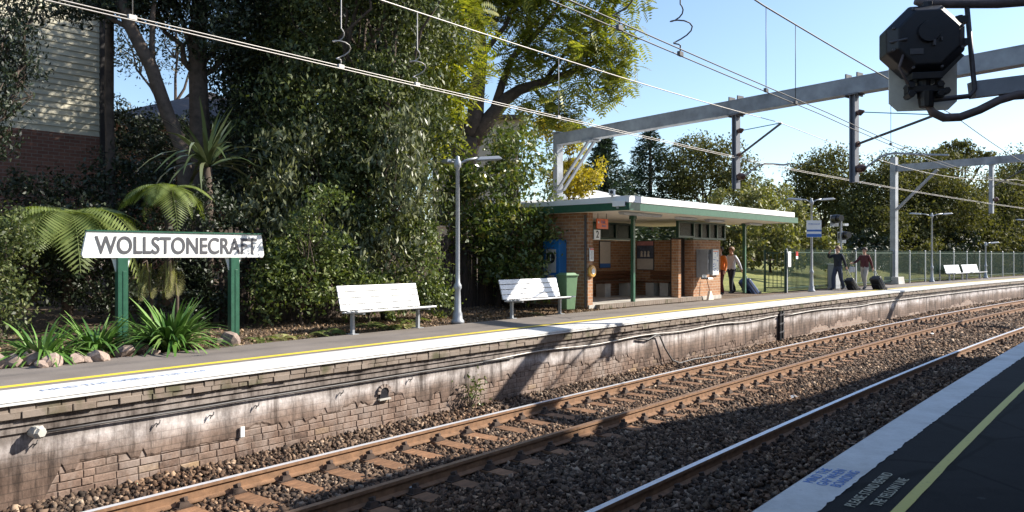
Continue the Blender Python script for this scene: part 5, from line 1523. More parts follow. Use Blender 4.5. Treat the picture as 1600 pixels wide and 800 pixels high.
def suitcase(label, loc, rz, tilt, size, mt, grip):
    o = empty('wheeled_suitcase', loc, rz, label, 'suitcase')
    w, t, h = size
    # tilts back about the wheels; local -y is where the owner walks
    M = Matrix.Rotation(tilt, 3, 'X')
    def add(name, mb, mname, bev=0.0, par=o):
        for i, v in enumerate(mb.v): mb.v[i] = tuple(M @ Vector(v) + Vector((0, 0, 0.05)))
        return mb.build(name, mname, par, bevel=bev)
    add('case_body', MB().box((0, -t / 2, h / 2 + 0.04), (w, t, h), taper=0.94), mt, 0.06)
    add('pocket', MB().box((0, -t - 0.015, h * 0.40), (w * 0.8, 0.05, h * 0.5)), mt, 0.015)
    add('zip_band', MB().box((0, -t * 0.5, h / 2 + 0.04), (w + 0.012, 0.02, h * 0.96)), 'dark_steel')
    g = Vector(grip)
    a, b = M @ Vector((-0.08, -0.03, h)) + Vector((0, 0, .05)), M @ Vector((0.08, -0.03, h)) + Vector((0, 0, .05))
    sdv = Vector((0.05, 0, 0))
    MB().tube([a, g - sdv], 0.011, 6).tube([b, g + sdv], 0.011, 6).tube([g - sdv * 1.4, g + sdv * 1.4], 0.016, 6).build('pull_handle', 'grey_metal', o)
    wm = MB().lathe([(0.015, -0.02), (0.05, -0.02), (0.05, 0.02), (0.015, 0.02)], 12).mesh('wheel', 'black_plastic')
    for sx in (-1, 1): child('wheel', wm, o, (sx * (w / 2 - 0.05), 0.0, 0.05), (0, math.pi / 2, 0))
    return o
# facing left along the platform (front is -y, so turn -y towards the picture's left)
FACE = math.radians(-62)
p1 = at(1309, 453.5); p2 = at(1351, 452.5)
person('person in dark navy top and jeans with one hand raised to the face', p1, FACE,
       {'elR': (-.36, -.10, 1.30), 'wrR': (-.22, -.25, 1.48), 'haR': (-.16, -.24, 1.55), 'elL': (.22, .12, 1.14), 'wrL': (.20, .24, .94), 'haL': (.20, .27, .86),
        'kneeL': (.10, .06, .50), 'ankL': (.10, .22, .12), 'toeL': (.11, .07, .05), 'kneeR': (-.10, -.14, .51), 'ankR': (-.10, -.14, .09), 'toeR': (-.11, -.30, .04)},
       ('navy', 'denim', 'black_plastic'), 'hair_fair', 1.80)
def behind(p, rz, dx, dy): return p + Matrix.Rotation(rz, 3, 'Z') @ Vector((dx, dy, 0))
suitcase('black wheeled suitcase pulled by the person in navy top', behind(p1, FACE, .20, 0.88), FACE, math.radians(38), (0.40, 0.26, 0.58), 'case_black', (0, -0.60, 0.86))
person('person in maroon top and pale trousers with one arm stretched forward', p2, FACE,
       {'elR': (-.27, -.16, 1.18), 'wrR': (-.25, -.42, 1.12), 'haR': (-.25, -.50, 1.12), 'elL': (.22, .12, 1.14), 'wrL': (.20, .24, .92), 'haL': (.20, .27, .84),
        'kneeL': (.10, -.12, .51), 'ankL': (.10, -.10, .09), 'toeL': (.11, -.26, .04), 'kneeR': (-.10, .04, .50), 'ankR': (-.10, .20, .12), 'toeR': (-.11, .05, .05)},
       ('maroon', 'khaki', 'dark_steel'), 'hair_brown', 1.74)
suitcase('black wheeled bag pulled by the person in maroon top', behind(p2, FACE, .20, 0.86), FACE, math.radians(34), (0.46, 0.30, 0.62), 'case_black', (0, -0.58, 0.84))
q = behind(p2, FACE, -.30, -.40)
o = empty('carry_bag', q + Vector((0, 0, 0.72)), FACE, 'pale carry bag beside the person in maroon top', 'bag')
MB().box((0, 0, 0.11), (0.10, 0.30, 0.24), taper=0.85).build('bag_body', 'paper_bag', o, bevel=0.02)
MB().tube([(0, -.08, .22), (0, -.05, .36), (0, .05, .36), (0, .08, .22)], 0.008, 6).build('bag_handle', 'paper_bag', o)
p3 = on_d(1125.5, 3.5); p4 = on_d(1143, 3.75)
person('person in orange top and dark trousers beside the information board', p3, FACE + 0.15,
       {'kneeL': (.10, -.10, .51), 'kneeR': (-.10, .05, .5), 'ankR': (-.10, .18, .11), 'toeR': (-.11, .04, .05)}, ('vest_orange', 'maroon', 'black_plastic'), 'hair_brown', 1.72)
person('person in pale jacket pulling the blue suitcase past the board', p4, FACE + 0.05,
       {'elL': (.23, .16, 1.15), 'wrL': (.21, .30, .94), 'haL': (.21, .34, .87), 'kneeL': (.10, -.14, .51), 'ankL': (.10, -.12, .09), 'toeL': (.11, -.28, .04), 'kneeR': (-.10, .10, .50), 'ankR': (-.10, .28, .13), 'toeR': (-.11, .14, .05)},
       ('jacket_white', 'navy', 'black_plastic'), 'hair_fair', 1.72)
suitcase('large dark blue wheeled suitcase next to the green shelter post', behind(p4, FACE, .21, 1.02), FACE, math.radians(42), (0.5, 0.3, 0.72), 'case_blue', (0, -0.68, 0.88))

# ================================================================== VEGETATION
def gz(x, y):                               # garden ground height
    d = sd(x, y)[1]
    return float(np.interp(d, [2.48, 3.4, 6, 9, 14, 140], [-0.03, 0.03, 0.10, 0.5, 0.8, 1.0]))
def gpt(px, D): 
    x = (px - 800) * D / F; return Vector((x, D, gz(x, D)))

# dense glossy tree in the middle
bl = [pxblob(575, 40, 19, 150, 110), pxblob(520, 190, 18, 120, 110), pxblob(615, 190, 18, 85, 110), pxblob(590, 320, 17.5, 95, 80), pxblob(480, 300, 17.5, 75, 90), pxblob(440, 90, 19.5, 90, 110), pxblob(560, -120, 20, 160, 100), pxblob(560, -70, 17.3, 120, 70), pxblob(640, -40, 17.6, 80, 80)]
b0 = gpt(560, 18.6)
tree('evergreen_tree', 'dense dark glossy leaved tree filling the middle above the left bench', 'tree', b0, auto_limbs(b0, bl, 0.22), bl, 0.115, 0.05, 'leaf_glossy', 290, spread=0.45, per=64, droop=0.9, up=0.4)
# pale hanging edge of the same mass: a second glossy tree in front
bl = [pxblob(470, 250, 16.8, 45, 60), pxblob(640, 270, 16.8, 45, 90), pxblob(600, 400, 16.6, 60, 40), pxblob(440, 330, 16.3, 50, 60), pxblob(540, 400, 16.4, 55, 50)]
b0 = gpt(610, 16.9)
tree('weeping_tree', 'smaller glossy tree with hanging pale lit leaves behind the left bench', 'tree', b0, auto_limbs(b0, bl, 0.10), bl, 0.15, 0.045, 'leaf_weeping', 230, spread=0.34, per=50, droop=1.6, up=0.2)
# shrubs behind the benches
def shrub(label, blobs, base, leafm='leaf_camellia', L=0.09, Wd=0.045, dens=380, group='shrubs along the garden bed', r0=0.04, **k):
    b_ = gpt(*base)
    return tree('shrub', label, 'shrub', b_, auto_limbs(b_, blobs, r0), blobs, L, Wd, leafm, dens, group=group, **{**dict(spread=0.24, per=36, droop=0.4), **k})
shrub('sunlit camellia shrub between the name board and the left bench', [pxblob(440, 430, 15.0, 45, 45), pxblob(490, 440, 15.2, 50, 50), pxblob(420, 470, 14.8, 30, 30), pxblob(510, 400, 15.4, 40, 35), pxblob(470, 385, 15.5, 45, 40), pxblob(505, 316, 14.3, 26, 24), pxblob(480, 345, 14.6, 24, 20)], (470, 15.3))
shrub('leafy shrub just left of the near lamp post', [pxblob(660, 430, 16.9, 40, 50), pxblob(685, 470, 17.2, 25, 30), pxblob(625, 455, 16.6, 35, 35), pxblob(650, 370, 17.2, 40, 40)], (655, 16.9))
shrub('low green shrub behind the left bench', [pxblob(560, 450, 15.9, 50, 40), pxblob(600, 470, 16.0, 40, 28)], (575, 15.9))
shrub('small glossy shrub at the left picture edge', [pxblob(10, 400, 11.6, 28, 60), pxblob(0, 470, 11.2, 38, 50), pxblob(-40, 420, 11.6, 40, 70), pxblob(20, 350, 12, 25, 30)], (0, 11.5), 'leaf_glossy', 0.06, 0.032, 700)
shrub('small light green shrub behind the right bench', [pxblob(825, 430, 20.2, 30, 28), pxblob(812, 452, 20.0, 25, 22), pxblob(838, 455, 20.3, 20, 18)], (825, 20.3), 'leaf_magnolia', 0.12, 0.06, 260)
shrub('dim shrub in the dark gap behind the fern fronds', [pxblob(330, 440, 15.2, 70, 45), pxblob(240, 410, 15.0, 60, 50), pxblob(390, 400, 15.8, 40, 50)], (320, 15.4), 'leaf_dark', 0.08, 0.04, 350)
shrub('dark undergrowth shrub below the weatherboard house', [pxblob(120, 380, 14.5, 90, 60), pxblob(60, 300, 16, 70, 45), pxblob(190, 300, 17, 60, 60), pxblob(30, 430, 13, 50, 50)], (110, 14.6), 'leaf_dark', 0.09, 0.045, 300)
shrub('dark climbing shrub on the paling fence behind the name board', [pxblob(400, 300, 18, 60, 110), pxblob(330, 330, 19, 60, 80), pxblob(450, 430, 17, 40, 60)], (390, 18.5), 'leaf_dark', 0.10, 0.05, 260)
shrub('dark thicket added for the shade before the tiled house, behind the blade plant', [pxblob(225, 240, 20.5, 55, 60), pxblob(190, 200, 22, 35, 45), pxblob(330, 215, 22, 50, 40), pxblob(370, 250, 20.5, 55, 75), pxblob(290, 300, 19.5, 80, 45), pxblob(190, 330, 18, 40, 50), pxblob(260, 220, 23, 60, 40)], (290, 20), 'leaf_dark', 0.10, 0.05, 300)  # dark leaves added to cover the sunlit house wall, where shade belongs
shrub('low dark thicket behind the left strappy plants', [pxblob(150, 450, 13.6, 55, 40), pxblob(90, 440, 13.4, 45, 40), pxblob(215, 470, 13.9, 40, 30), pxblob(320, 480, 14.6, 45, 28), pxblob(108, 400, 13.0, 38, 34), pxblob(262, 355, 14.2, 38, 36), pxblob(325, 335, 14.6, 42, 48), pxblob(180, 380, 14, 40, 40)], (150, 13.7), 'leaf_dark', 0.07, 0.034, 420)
shrub('dark shrub beyond the left picture edge', [pxblob(-130, 420, 11.8, 70, 80), pxblob(-230, 430, 11.2, 70, 80), pxblob(-100, 300, 13.5, 60, 60)], (-150, 11.8), 'leaf_glossy', 0.08, 0.04, 380)
# magnolia-like tree right of the lamp
bl = [pxblob(808, 255, 21.3, 45, 48), pxblob(765, 300, 20.6, 50, 55), pxblob(852, 335, 21.8, 26, 34), pxblob(800, 350, 20.6, 55, 45), pxblob(745, 380, 20.2, 42, 45), pxblob(840, 380, 21.0, 35, 35), pxblob(780, 420, 20.2, 40, 30), pxblob(715, 300, 21, 35, 60), pxblob(800, 215, 22.5, 32, 25)]
b0 = gpt(775, 21.0)
tree('magnolia_tree', 'light green broad leaved tree between lamp post and shelter', 'tree', b0, auto_limbs(b0, bl, 0.09), bl, 0.135, 0.06, 'leaf_magnolia', 200, spread=0.32, per=26, droop=0.3, shell=0.35)

# overhead dark trees at the left
bl = [pxblob(300, -20, 17.5, 120, 55), pxblob(390, 60, 18.5, 60, 80), pxblob(220, 0, 17, 70, 35), pxblob(350, -90, 18, 180, 60), pxblob(150, -60, 17, 90, 50), pxblob(400, 180, 18.8, 45, 70), pxblob(350, 50, 17.0, 45, 55), pxblob(365, 140, 18.2, 35, 50), pxblob(250, 30, 16.9, 40, 22), pxblob(270, -30, 16.5, 90, 30)]
b0 = gpt(312, 17.6)
lim = [([b0 - Vector((0, 0, .2)), atD(312, 330, 17.6), atD(312, 200, 17.6), atD(308, 80, 17.6), atD(315, -40, 17.6)], 0.27, 0.17)]
for e in ((230, 0, 17), (390, 60, 18.5), (350, -90, 18), (260, -30, 17.5), (360, 30, 18)): lim.append((wobble(atD(309, 120, 17.6), atD(*e), 5, 0.15), 0.08, 0.03))
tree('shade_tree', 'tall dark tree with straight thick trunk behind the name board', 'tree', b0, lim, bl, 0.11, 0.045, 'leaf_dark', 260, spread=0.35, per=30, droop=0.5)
b0 = gpt(295, 16.6)
bl = [pxblob(190, -20, 16, 60, 40), pxblob(140, 10, 16, 50, 22), pxblob(230, -70, 16.2, 80, 40)]
lim = [([b0 - Vector((0, 0, .2)), atD(292, 330, 16.6), atD(286, 235, 16.5), atD(262, 180, 16.4), atD(236, 105, 16.2), atD(205, 45, 16.0), atD(180, -20, 16)], 0.17, 0.12), (wobble(atD(238, 110, 16.2), atD(240, -60, 16.2), 4, .1), .07, .03), ([atD(205, 45, 16), atD(175, 30, 16), atD(140, 5, 16)], .06, .03)]
tree('leaning_tree', 'slender tree whose trunk leans left across the tiled house', 'tree', b0, lim, bl, 0.11, 0.045, 'leaf_dark', 260, spread=0.2, per=14, droop=0.5)
b0 = gpt(-60, 14.5)
bl = [pxblob(10, 60, 15, 50, 45), pxblob(-10, 150, 14.5, 45, 40), pxblob(60, 10, 15.5, 70, 30), pxblob(-60, 60, 15, 60, 80), pxblob(30, 110, 15, 40, 22), pxblob(0, 220, 14.8, 25, 30)]
tree('overhanging_tree', 'dark leafy boughs hanging in from the top left corner', 'tree', b0, auto_limbs(b0, bl, 0.14), bl, 0.09, 0.034, 'leaf_dark', 330, spread=0.16, per=14, droop=1.0)
b0 = gpt(172, 17.2)
bl = [pxblob(165, 10, 17.5, 40, 28), pxblob(175, -50, 17.5, 60, 40)]
tree('dark_trunk_tree', 'narrow dark trunked tree right of the weatherboard wall', 'tree', b0, [([b0 - Vector((0, 0, .2)), atD(174, 300, 17.2), atD(170, 150, 17.2), atD(172, 0, 17.3), atD(170, -60, 17.4)], 0.11, 0.08)], bl, 0.11, 0.045, 'leaf_dark', 260, spread=0.2, per=14)

bl = [pxblob(560, 120, 29, 110, 90), pxblob(480, 40, 29, 90, 80), pxblob(620, 60, 29, 70, 90), pxblob(540, -60, 29, 130, 90), pxblob(420, 140, 30, 60, 70), pxblob(520, 250, 29, 110, 80), pxblob(640, 180, 30, 60, 90), pxblob(600, -40, 31, 130, 100)]  # tree added at this depth to shade the tiled house
b0 = gpt(540, 29)
tree('background_tree', 'big dark tree mass added behind the dense glossy tree to shade the tiled house', 'tree', b0, auto_limbs(b0, bl, 0.3), bl, 0.22, 0.11, 'leaf_dark', 150, spread=0.6, per=30)
bl = [pxblob(450, -55, 21.5, 110, 80), pxblob(400, -110, 22, 90, 60)]  # sparse crown added above the frame to break the sunlight into dapples
b0 = gpt(455, 22)
tree('dapple_tree', 'thin leaved tree added above the top edge to dapple the weatherboard house', 'tree', b0, auto_limbs(b0, bl, 0.12), bl, 0.15, 0.07, 'leaf_dark', 45, spread=0.5, per=20)

bl = [pxblob(230, 90, 42, 60, 35), pxblob(320, 70, 42, 60, 40), pxblob(280, 20, 42, 90, 40), pxblob(190, 60, 42, 40, 40)]
b0 = gpt(270, 42)
tree('twiggy_tree', 'twiggy tree against the sky above the tiled house', 'tree', b0, auto_limbs(b0, bl, 0.2), bl, 0.2, 0.08, 'leaf_dark', 26, spread=0.6, per=14)

# jacaranda-like feathery tree: fronds of leaflets
def frond_cloud(name, blobs, nper, parent, material, flen=0.60, npair=8, ll=0.17, lw=0.075, keep=None):
    Cs = []; 
    for c, r in blobs:
        area = 4 * math.pi * ((r[0] * r[1] + r[1] * r[2] + r[0] * r[2]) / 3)
        n = int(area * nper)
        ncl = max(4, n // 9)
        u = unit(RNG.normal(size=(ncl, 3))); rad = RNG.uniform(0.2, 1, ncl) ** (1 / 3) * (1 + .12 * RNG.normal(size=ncl))
        cc = np.array(c) + u * rad[:, None] * np.array(r)
        pts = np.repeat(cc, 9, 0) + RNG.normal(size=(ncl * 9, 3)) * 0.24
        Cs.append(pts)
    C = np.concatenate(Cs); N = len(C)
    a = RNG.normal(size=(N, 3)); a[:, 2] = a[:, 2] * 0.35 - 0.25; a = unit(a)
    nn = RNG.normal(size=(N, 3)) * 0.35; nn[:, 2] += 1; w = unit(np.cross(nn, a)); nn = np.cross(a, w)
    V = []
    for k in range(npair):
        t = (k + 0.5) / npair
        mid = C + a * (flen * (t - 0.2)) - np.array([0, 0, 1]) * (flen * 0.35 * t * t)
        l = ll * (0.5 + math.sin(math.pi * (0.15 + 0.75 * t)))
        for sg_ in (1, -1):
            dr = unit(w * sg_ + a * 0.45 - nn * 0.15)
            q = np.empty((N, 4, 3)); side = a * lw * 0.5
            q[:, 0] = mid; q[:, 1] = mid + dr * l * 0.5 + side; q[:, 2] = mid + dr * l; q[:, 3] = mid + dr * l * 0.5 - side
            V.append(q)
    V = np.concatenate(V) - np.array(parent.location)
    return np_quads(name, V, material, parent)
b0 = gpt(722, 26.5)
jac = empty('feathery_tree', b0, 0, 'tall yellow green feathery tree with dark forked trunk against the sky', 'tree')
J = lambda x, y, D=26.5: atD(x, y, D) - b0
m = MB()
def limb(pts, r0, r1): m.tube(pts, [r0 + (r1 - r0) * i / (len(pts) - 1) for i in range(len(pts))], 8)
limb([Vector((0, 0, -.3)), J(722, 330), J(724, 250), J(732, 215)], .50, .42)
limb([J(730, 222), J(742, 190), J(745, 150), J(752, 80), J(745, 20), J(735, -40)], .34, .14)
limb([J(735, 225), J(765, 185), J(790, 155), J(812, 140), J(850, 128), J(900, 110), J(935, 95)], .30, .07)
limb([J(728, 240), J(712, 180), J(708, 120), J(700, 60), J(680, 10)], .24, .08)
limb([J(770, 178), J(785, 130), J(800, 90), J(850, 40), J(880, 0)], .16, .05)
limb([J(748, 120), J(700, 60, 26), J(660, 40, 25.6)], .12, .03)
limb([J(750, 90), J(790, 40), J(810, -10)], .12, .04)
limb([J(830, 132), J(860, 170), J(890, 190)], .08, .02)
limb([J(850, 128), J(900, 60), J(950, 40)], .08, .02)
for k in range(46):
    a_ = random.choice([(900, 110), (850, 40), (935, 95), (800, 90), (860, 160), (745, 20), (900, 60), (690, 60), (660, 90)])
    e = (a_[0] + random.uniform(-60, 60), a_[1] + random.uniform(-45, 45))
    limb(wobble(J(*a_), J(e[0], e[1], 26.5 + random.uniform(-1.5, 1.5)), 3, .12), .025, .008)
m.build('trunk', 'bark', jac, smooth=True)
bl = [pxblob(880, 55, 26, 75, 50), pxblob(925, 115, 26, 55, 42), pxblob(850, 165, 25.8, 60, 30), pxblob(955, 60, 26.4, 40, 50), pxblob(890, 195, 26, 28, 20), pxblob(820, 20, 26.5, 60, 40), pxblob(745, 10, 27, 60, 35), pxblob(920, -20, 26.5, 90, 40), pxblob(830, 105, 26.5, 40, 25), pxblob(790, -40, 27, 110, 40), pxblob(975, 110, 26, 22, 25)]
frond_cloud('crown', bl, 12, jac, 'leaf_jacaranda')
b0 = gpt(650, 22.0)
j2 = empty('feathery_tree', b0, 0, 'bright feathery foliage hanging left of the forked trunk', 'tree')
m = MB(); J = lambda x, y, D=22.5: atD(x, y, D) - b0
limb([Vector((0, 0, -.2)), J(655, 330), J(665, 220), J(670, 120), J(680, 30), J(680, -40)], .14, .06)
for e in ((640, 100), (700, 120), (650, 40), (720, 60), (690, 190), (620, 60)): limb(wobble(J(668, 140), J(*e), 4, .1), .04, .012)
m.build('trunk', 'bark', j2, smooth=True)
bl = [pxblob(675, 60, 22.5, 55, 50), pxblob(700, 120, 22.4, 50, 45), pxblob(690, 175, 22.2, 40, 32), pxblob(660, 130, 22, 35, 50), pxblob(720, 40, 22.8, 50, 40), pxblob(665, -10, 23, 70, 40), pxblob(712, 165, 21.8, 32, 30), pxblob(685, 205, 21.6, 30, 24), pxblob(735, 95, 22, 30, 30)]
frond_cloud('crown', bl, 11, j2, 'leaf_jacaranda')

# distant trees at the right
def far_tree(name, label, blobs, base, leafm, L=0.22, Wd=0.11, dens=105, r0=0.2, group='distant trees behind the platform', barkm='bark', **k):
    b_ = gpt(*base)
    return tree(name, label, 'tree', b_, auto_limbs(b_, blobs, r0), blobs, L, Wd, leafm, dens, barkm, group, **{**dict(spread=0.85, per=36, droop=0.3, shell=0.35), **k})
def conifer(label, px, D, ytop, ybot_w, w):
    b_ = gpt(px, D); t = empty('conifer', b_, 0, label, 'tree', 'distant trees behind the platform')
    ztop = atD(px, ytop, D).z - b_.z; wr = w / 2 * D / F
    MB().tube([(0, 0, -.2), (0, 0, ztop)], [0.3, 0.04], 8).build('trunk', 'bark', t)
    pts = []; ax = []
    nl = 26
    for i in range(nl):
        zz = 1.0 + (ztop - 1.2) * i / (nl - 1)
        rr = wr * (1 - (zz / ztop) ** 1.5) * 1.0 + 0.3
        for b in range(int(9 + 10 * rr / wr)):
            an = random.uniform(0, 6.28); ln = rr * random.uniform(0.65, 1.1)
            k = int(14 + 40 * ln / wr)
            tt = RNG.uniform(0.2, 1, k)
            p = np.stack([np.cos(an) * ln * tt, np.sin(an) * ln * tt, zz - 0.12 * ln * tt + 0.08 * np.sin(tt * 3)], 1) + RNG.normal(size=(k, 3)) * 0.14
            pts.append(p); ax.append(np.tile([np.cos(an), np.sin(an), 0.1], (k, 1)))
    np_quads('crown', leaf_quads(np.concatenate(pts), 0.34, 0.10, 0.6, 0, np.concatenate(ax)), 'leaf_conifer', t)
conifer('dark cypress left of the tall pine behind the gantry brace', 945, 52, 214, 310, 185)
conifer('tall pointed pine behind the shelter roof', 1016, 58, 200, 305, 220)
far_tree('broad_tree', 'broad airy tree right of the tall pine', [pxblob(1085, 240, 56, 45, 26), pxblob(1130, 255, 56, 42, 32), pxblob(1060, 270, 56, 30, 30), pxblob(1100, 290, 56, 60, 25), pxblob(1160, 285, 55, 25, 28)], (1100, 56), 'leaf_gum', dens=70)
far_tree('wattle_tree', 'bright yellow wattle behind the gantry column', [pxblob(890, 215, 30, 34, 28), pxblob(908, 270, 30, 36, 34), pxblob(885, 285, 30, 30, 40), pxblob(850, 200, 30, 30, 20)], (890, 30), 'leaf_wattle', 0.16, 0.06, 170, 0.08, spread=0.25)
far_tree('gum_tree', 'leafy gum left of the hanging mast over the tracks', [pxblob(1285, 290, 60, 40, 36), pxblob(1255, 275, 60, 25, 20), pxblob(1320, 310, 60, 42, 42), pxblob(1300, 255, 61, 35, 18), pxblob(1250, 320, 60, 30, 25)], (1290, 60), 'leaf_gum', dens=95)
far_tree('gum_tree', 'dark gum behind the second gantry column', [pxblob(1380, 300, 57, 50, 45), pxblob(1370, 360, 55, 55, 45), pxblob(1410, 270, 58, 35, 30), pxblob(1345, 350, 56, 40, 45)], (1375, 56), 'leaf_gum', dens=110)
far_tree('gum_tree', 'broad olive gum right of the second gantry column', [pxblob(1450, 300, 58, 55, 40), pxblob(1490, 330, 57, 55, 50), pxblob(1440, 360, 56, 50, 45), pxblob(1470, 260, 60, 35, 22)], (1460, 57), 'leaf_gum', dens=110)
far_tree('gum_tree', 'dark gum above the distant single lamp', [pxblob(1550, 340, 62, 55, 45), pxblob(1530, 380, 60, 55, 38), pxblob(1575, 300, 63, 40, 32)], (1545, 61), 'leaf_gum', dens=110)
far_tree('gum_tree', 'gum tree cut by the right picture edge', [pxblob(1610, 290, 66, 45, 60), pxblob(1600, 360, 64, 60, 50), pxblob(1650, 330, 66, 50, 70)], (1615, 65), 'leaf_gum', dens=110)
far_tree('tall_gum', 'tall sparse gum with flat tufts above the gantry beam', [pxblob(1480, 240, 75, 22, 8), pxblob(1515, 245, 75, 28, 9), pxblob(1495, 228, 75, 24, 7), pxblob(1540, 246, 75, 16, 6), pxblob(1465, 256, 75, 14, 8)], (1500, 75), 'leaf_gum', 0.24, 0.12, 110, 0.25, spread=0.35)
far_tree('olive_tree', 'pale olive bush tree behind the gate panel', [pxblob(1205, 360, 42, 38, 40), pxblob(1190, 320, 44, 40, 25), pxblob(1175, 400, 41, 30, 25), pxblob(1230, 400, 41, 30, 24)], (1205, 42), 'leaf_olive', 0.22, 0.10, 100, 0.1, spread=0.3)
far_tree('olive_tree', 'yellowish bush tree behind the red warning sign', [pxblob(1265, 380, 43, 36, 38), pxblob(1290, 400, 42, 35, 28), pxblob(1245, 345, 45, 34, 30)], (1268, 43), 'leaf_olive', 0.22, 0.10, 100, 0.1, spread=0.3)
far_tree('olive_tree', 'brownish thin bush tree right of the shelter roof end', [pxblob(1180, 300, 50, 35, 22), pxblob(1215, 310, 50, 30, 22), pxblob(1140, 315, 50, 40, 18)], (1190, 50), 'leaf_olive', 0.22, 0.10, 60, 0.12, spread=0.4)
for i, (px_, lab) in enumerate(((1345, 'low dark bush behind the two travellers'), (1420, 'low dark bush behind the fence by the gantry footing'), (1480, 'low bush behind the fence at the far benches'), (1545, 'low bush behind the fence right of the far benches'), (1605, 'low bush behind the fence at the right edge'))):
    far_tree('hedge_bush', lab, [pxblob(px_, 405, 50 + 2 * i, 42, 28), pxblob(px_ + 20, 385, 52 + 2 * i, 38, 26)], (px_, 51 + 2 * i), 'leaf_gum' if i % 2 else 'leaf_dark', 0.24, 0.12, 80, 0.08, 'low bushes behind the green fence', spread=0.3)
# further tree mass far behind everything, closing the horizon
o = empty('distant_wood', (0, 0, 0.5), 0, 'far hazy mass of trees closing the horizon', 'wood'); o['kind'] = 'stuff'
bl = []
for px_ in range(-300, 2200, 55): bl.append(pxblob(px_ + random.uniform(-15, 15), 375 + random.uniform(-12, 12), 110 + random.uniform(-8, 12), 55, 34))
foliage('crown', bl, 9, 0.7, 0.4, 'leaf_gum', o, spread=0.9, per=12)['kind'] = 'stuff'

# ------------------------------------------------------------------ ferns, strappy clumps, blade plant
def frond_mesh(L, npair, droop, material, wmax=0.16, name='frond'):
    V = []; pts = []
    for i in range(npair + 1):
        t = i / npair
        pts.append(np.array([0, L * (t - 0.12 * t * t), 0.55 * L * t - droop * L * t * t]))
    for i in range(1, npair + 1):
        t = i / npair; p = pts[i]; tg = pts[i] - pts[i - 1]; tg /= np.linalg.norm(tg)
        l = wmax * L * 2.2 * math.sin(math.pi * min(1, 0.12 + 0.86 * t)) ** 0.8 + 0.01
        for sg_ in (1, -1):
            dr = np.array([sg_, 0, 0]) * 0.9 + tg * 0.5 - np.array([0, 0, 0.25]); dr /= np.linalg.norm(dr)
            sd_ = tg * L / npair * 0.46
            V.append([p, p + dr * l * .45 + sd_, p + dr * l, p + dr * l * .45 - sd_])
        V.append([pts[i - 1] + [.004, 0, 0], pts[i] + [.003, 0, 0], pts[i] - [.003, 0, 0], pts[i - 1] - [.004, 0, 0]])
    return np_quads(name, np.array(V), material, 'mesh')
FR = [frond_mesh(1.0, 26, 0.75, 'leaf_fern'), frond_mesh(1.0, 26, 1.1, 'leaf_fern'), frond_mesh(1.0, 24, 0.95, 'leaf_fern_pale')]
def fern(label, pos, n, size, kinds=(0, 1), trunk=0.0, az=None, pitch=(0, .3), cat='fern', group='ferns in the garden bed'):
    o = empty('tree_fern' if trunk else 'fern', (pos.x, pos.y, pos.z - trunk), 0, label, cat, group)
    r = random.Random(label)
    if trunk: MB().tube([(0, 0, -0.1), (0.03, 0, trunk * .5), (0, 0, trunk)], [0.10, 0.08, 0.07], 8).build('trunk', 'bark', o, smooth=True)
    for i in range(n):
        a = (2 * math.pi * i / n + r.uniform(-.3, .3)) if az is None else r.uniform(*az)
        s_ = size * r.uniform(.75, 1.15)
        child('frond', FR[r.choice(kinds)], o, (0, 0, trunk), (r.uniform(*pitch) * -1, r.uniform(-.2, .2), a), (s_, s_, s_))
    return o
fern('tree fern with bright arching fronds above the left end of the name board', atD(105, 335, 13.3), 20, 1.45, (0, 1), 1.6)
fern('tree fern with sunlit crown behind the name board', atD(262, 295, 14.0), 16, 0.9, (0, 1), 2.0)
fern('young tree fern by the left strappy plants', atD(48, 350, 13.0), 14, 1.25, (0, 1), 1.2)
# pale fronds hanging below the name board
def hang_mesh():
    V = []; n = 24; L = 0.60
    for i in range(n):
        t = (i + .5) / n; p = np.array([0.03 * math.sin(3 * t), -0.12 * math.sin(2 * t), -L * t]); l = 0.27 * math.sin(math.pi * min(1, .22 + .74 * t)) + .01
        for sg_ in (1, -1):
            dr = unit(np.array([sg_ * .8, -.15, -.75 - .3 * t])); w = np.array([sg_ * .018, 0, -.02])
            V.append([p, p + dr * l * .5 + w, p + dr * l, p + dr * l * .5 - w])
        V.append([p + [.006, 0, .014], p + [-.006, 0, .014], p + [-.005, 0, -.014], p + [.005, 0, -.014]])
    return np_quads('frond', np.array(V), 'leaf_fern_pale', 'mesh')
HF = hang_mesh()
for px_, py_, lab in ((222, 412, 'pale frond bunch hanging below the name board, left one'), (263, 408, 'pale frond bunch hanging below the name board, right one')):
    p = atD(px_, py_, 13.0)
    o = empty('tree_fern', (p.x, p.y + 0.3, gz(p.x, p.y)), 0, lab, 'fern', 'ferns in the garden bed')
    h = p.z - o.location.z
    MB().tube([(0, 0, -.1), (0.02, 0, h * .5), (0, -.15, h + .05), (0, -.3, h)], [.035, .03, .02, .008], 7).build('trunk', 'bark', o, smooth=True)
    for k_, (a_, sc_) in enumerate(((0, 1), (.5, .9), (-.55, .85), (.2, .8), (-.25, .95))): child('frond', HF, o, (0.03 * k_ - .04, -.3 + .04 * k_, h), (random.uniform(-.15, .15), a_ * .35, a_), (sc_, sc_, sc_))
ferns = [(405, 507, 0.45, 'low fern right of the right sign post', (0,)), (440, 513, 0.5, 'feathery fern left of the camellia foot', (0, 2)), (478, 500, 0.55, 'pale fern under the camellia left of the left bench', (0, 2)), (515, 508, 0.45, 'fern at the left end of the left bench', (0,)), (632, 497, 0.5, 'yellow fern showing under the left bench', (2,)), (612, 500, 0.4, 'small fern behind the left bench legs', (0, 2)), (575, 462, 0.5, 'fern tip above the left bench', (0,)), (640, 458, 0.5, 'fern at the right end of the left bench back', (0,)), (838, 486, 0.35, 'yellow fern under the right bench', (2,)), (100, 548, 0.4, 'low broad fern before the left strappy plants', (0,)), (355, 512, 0.4, 'small fern left of the right sign post', (0,))]
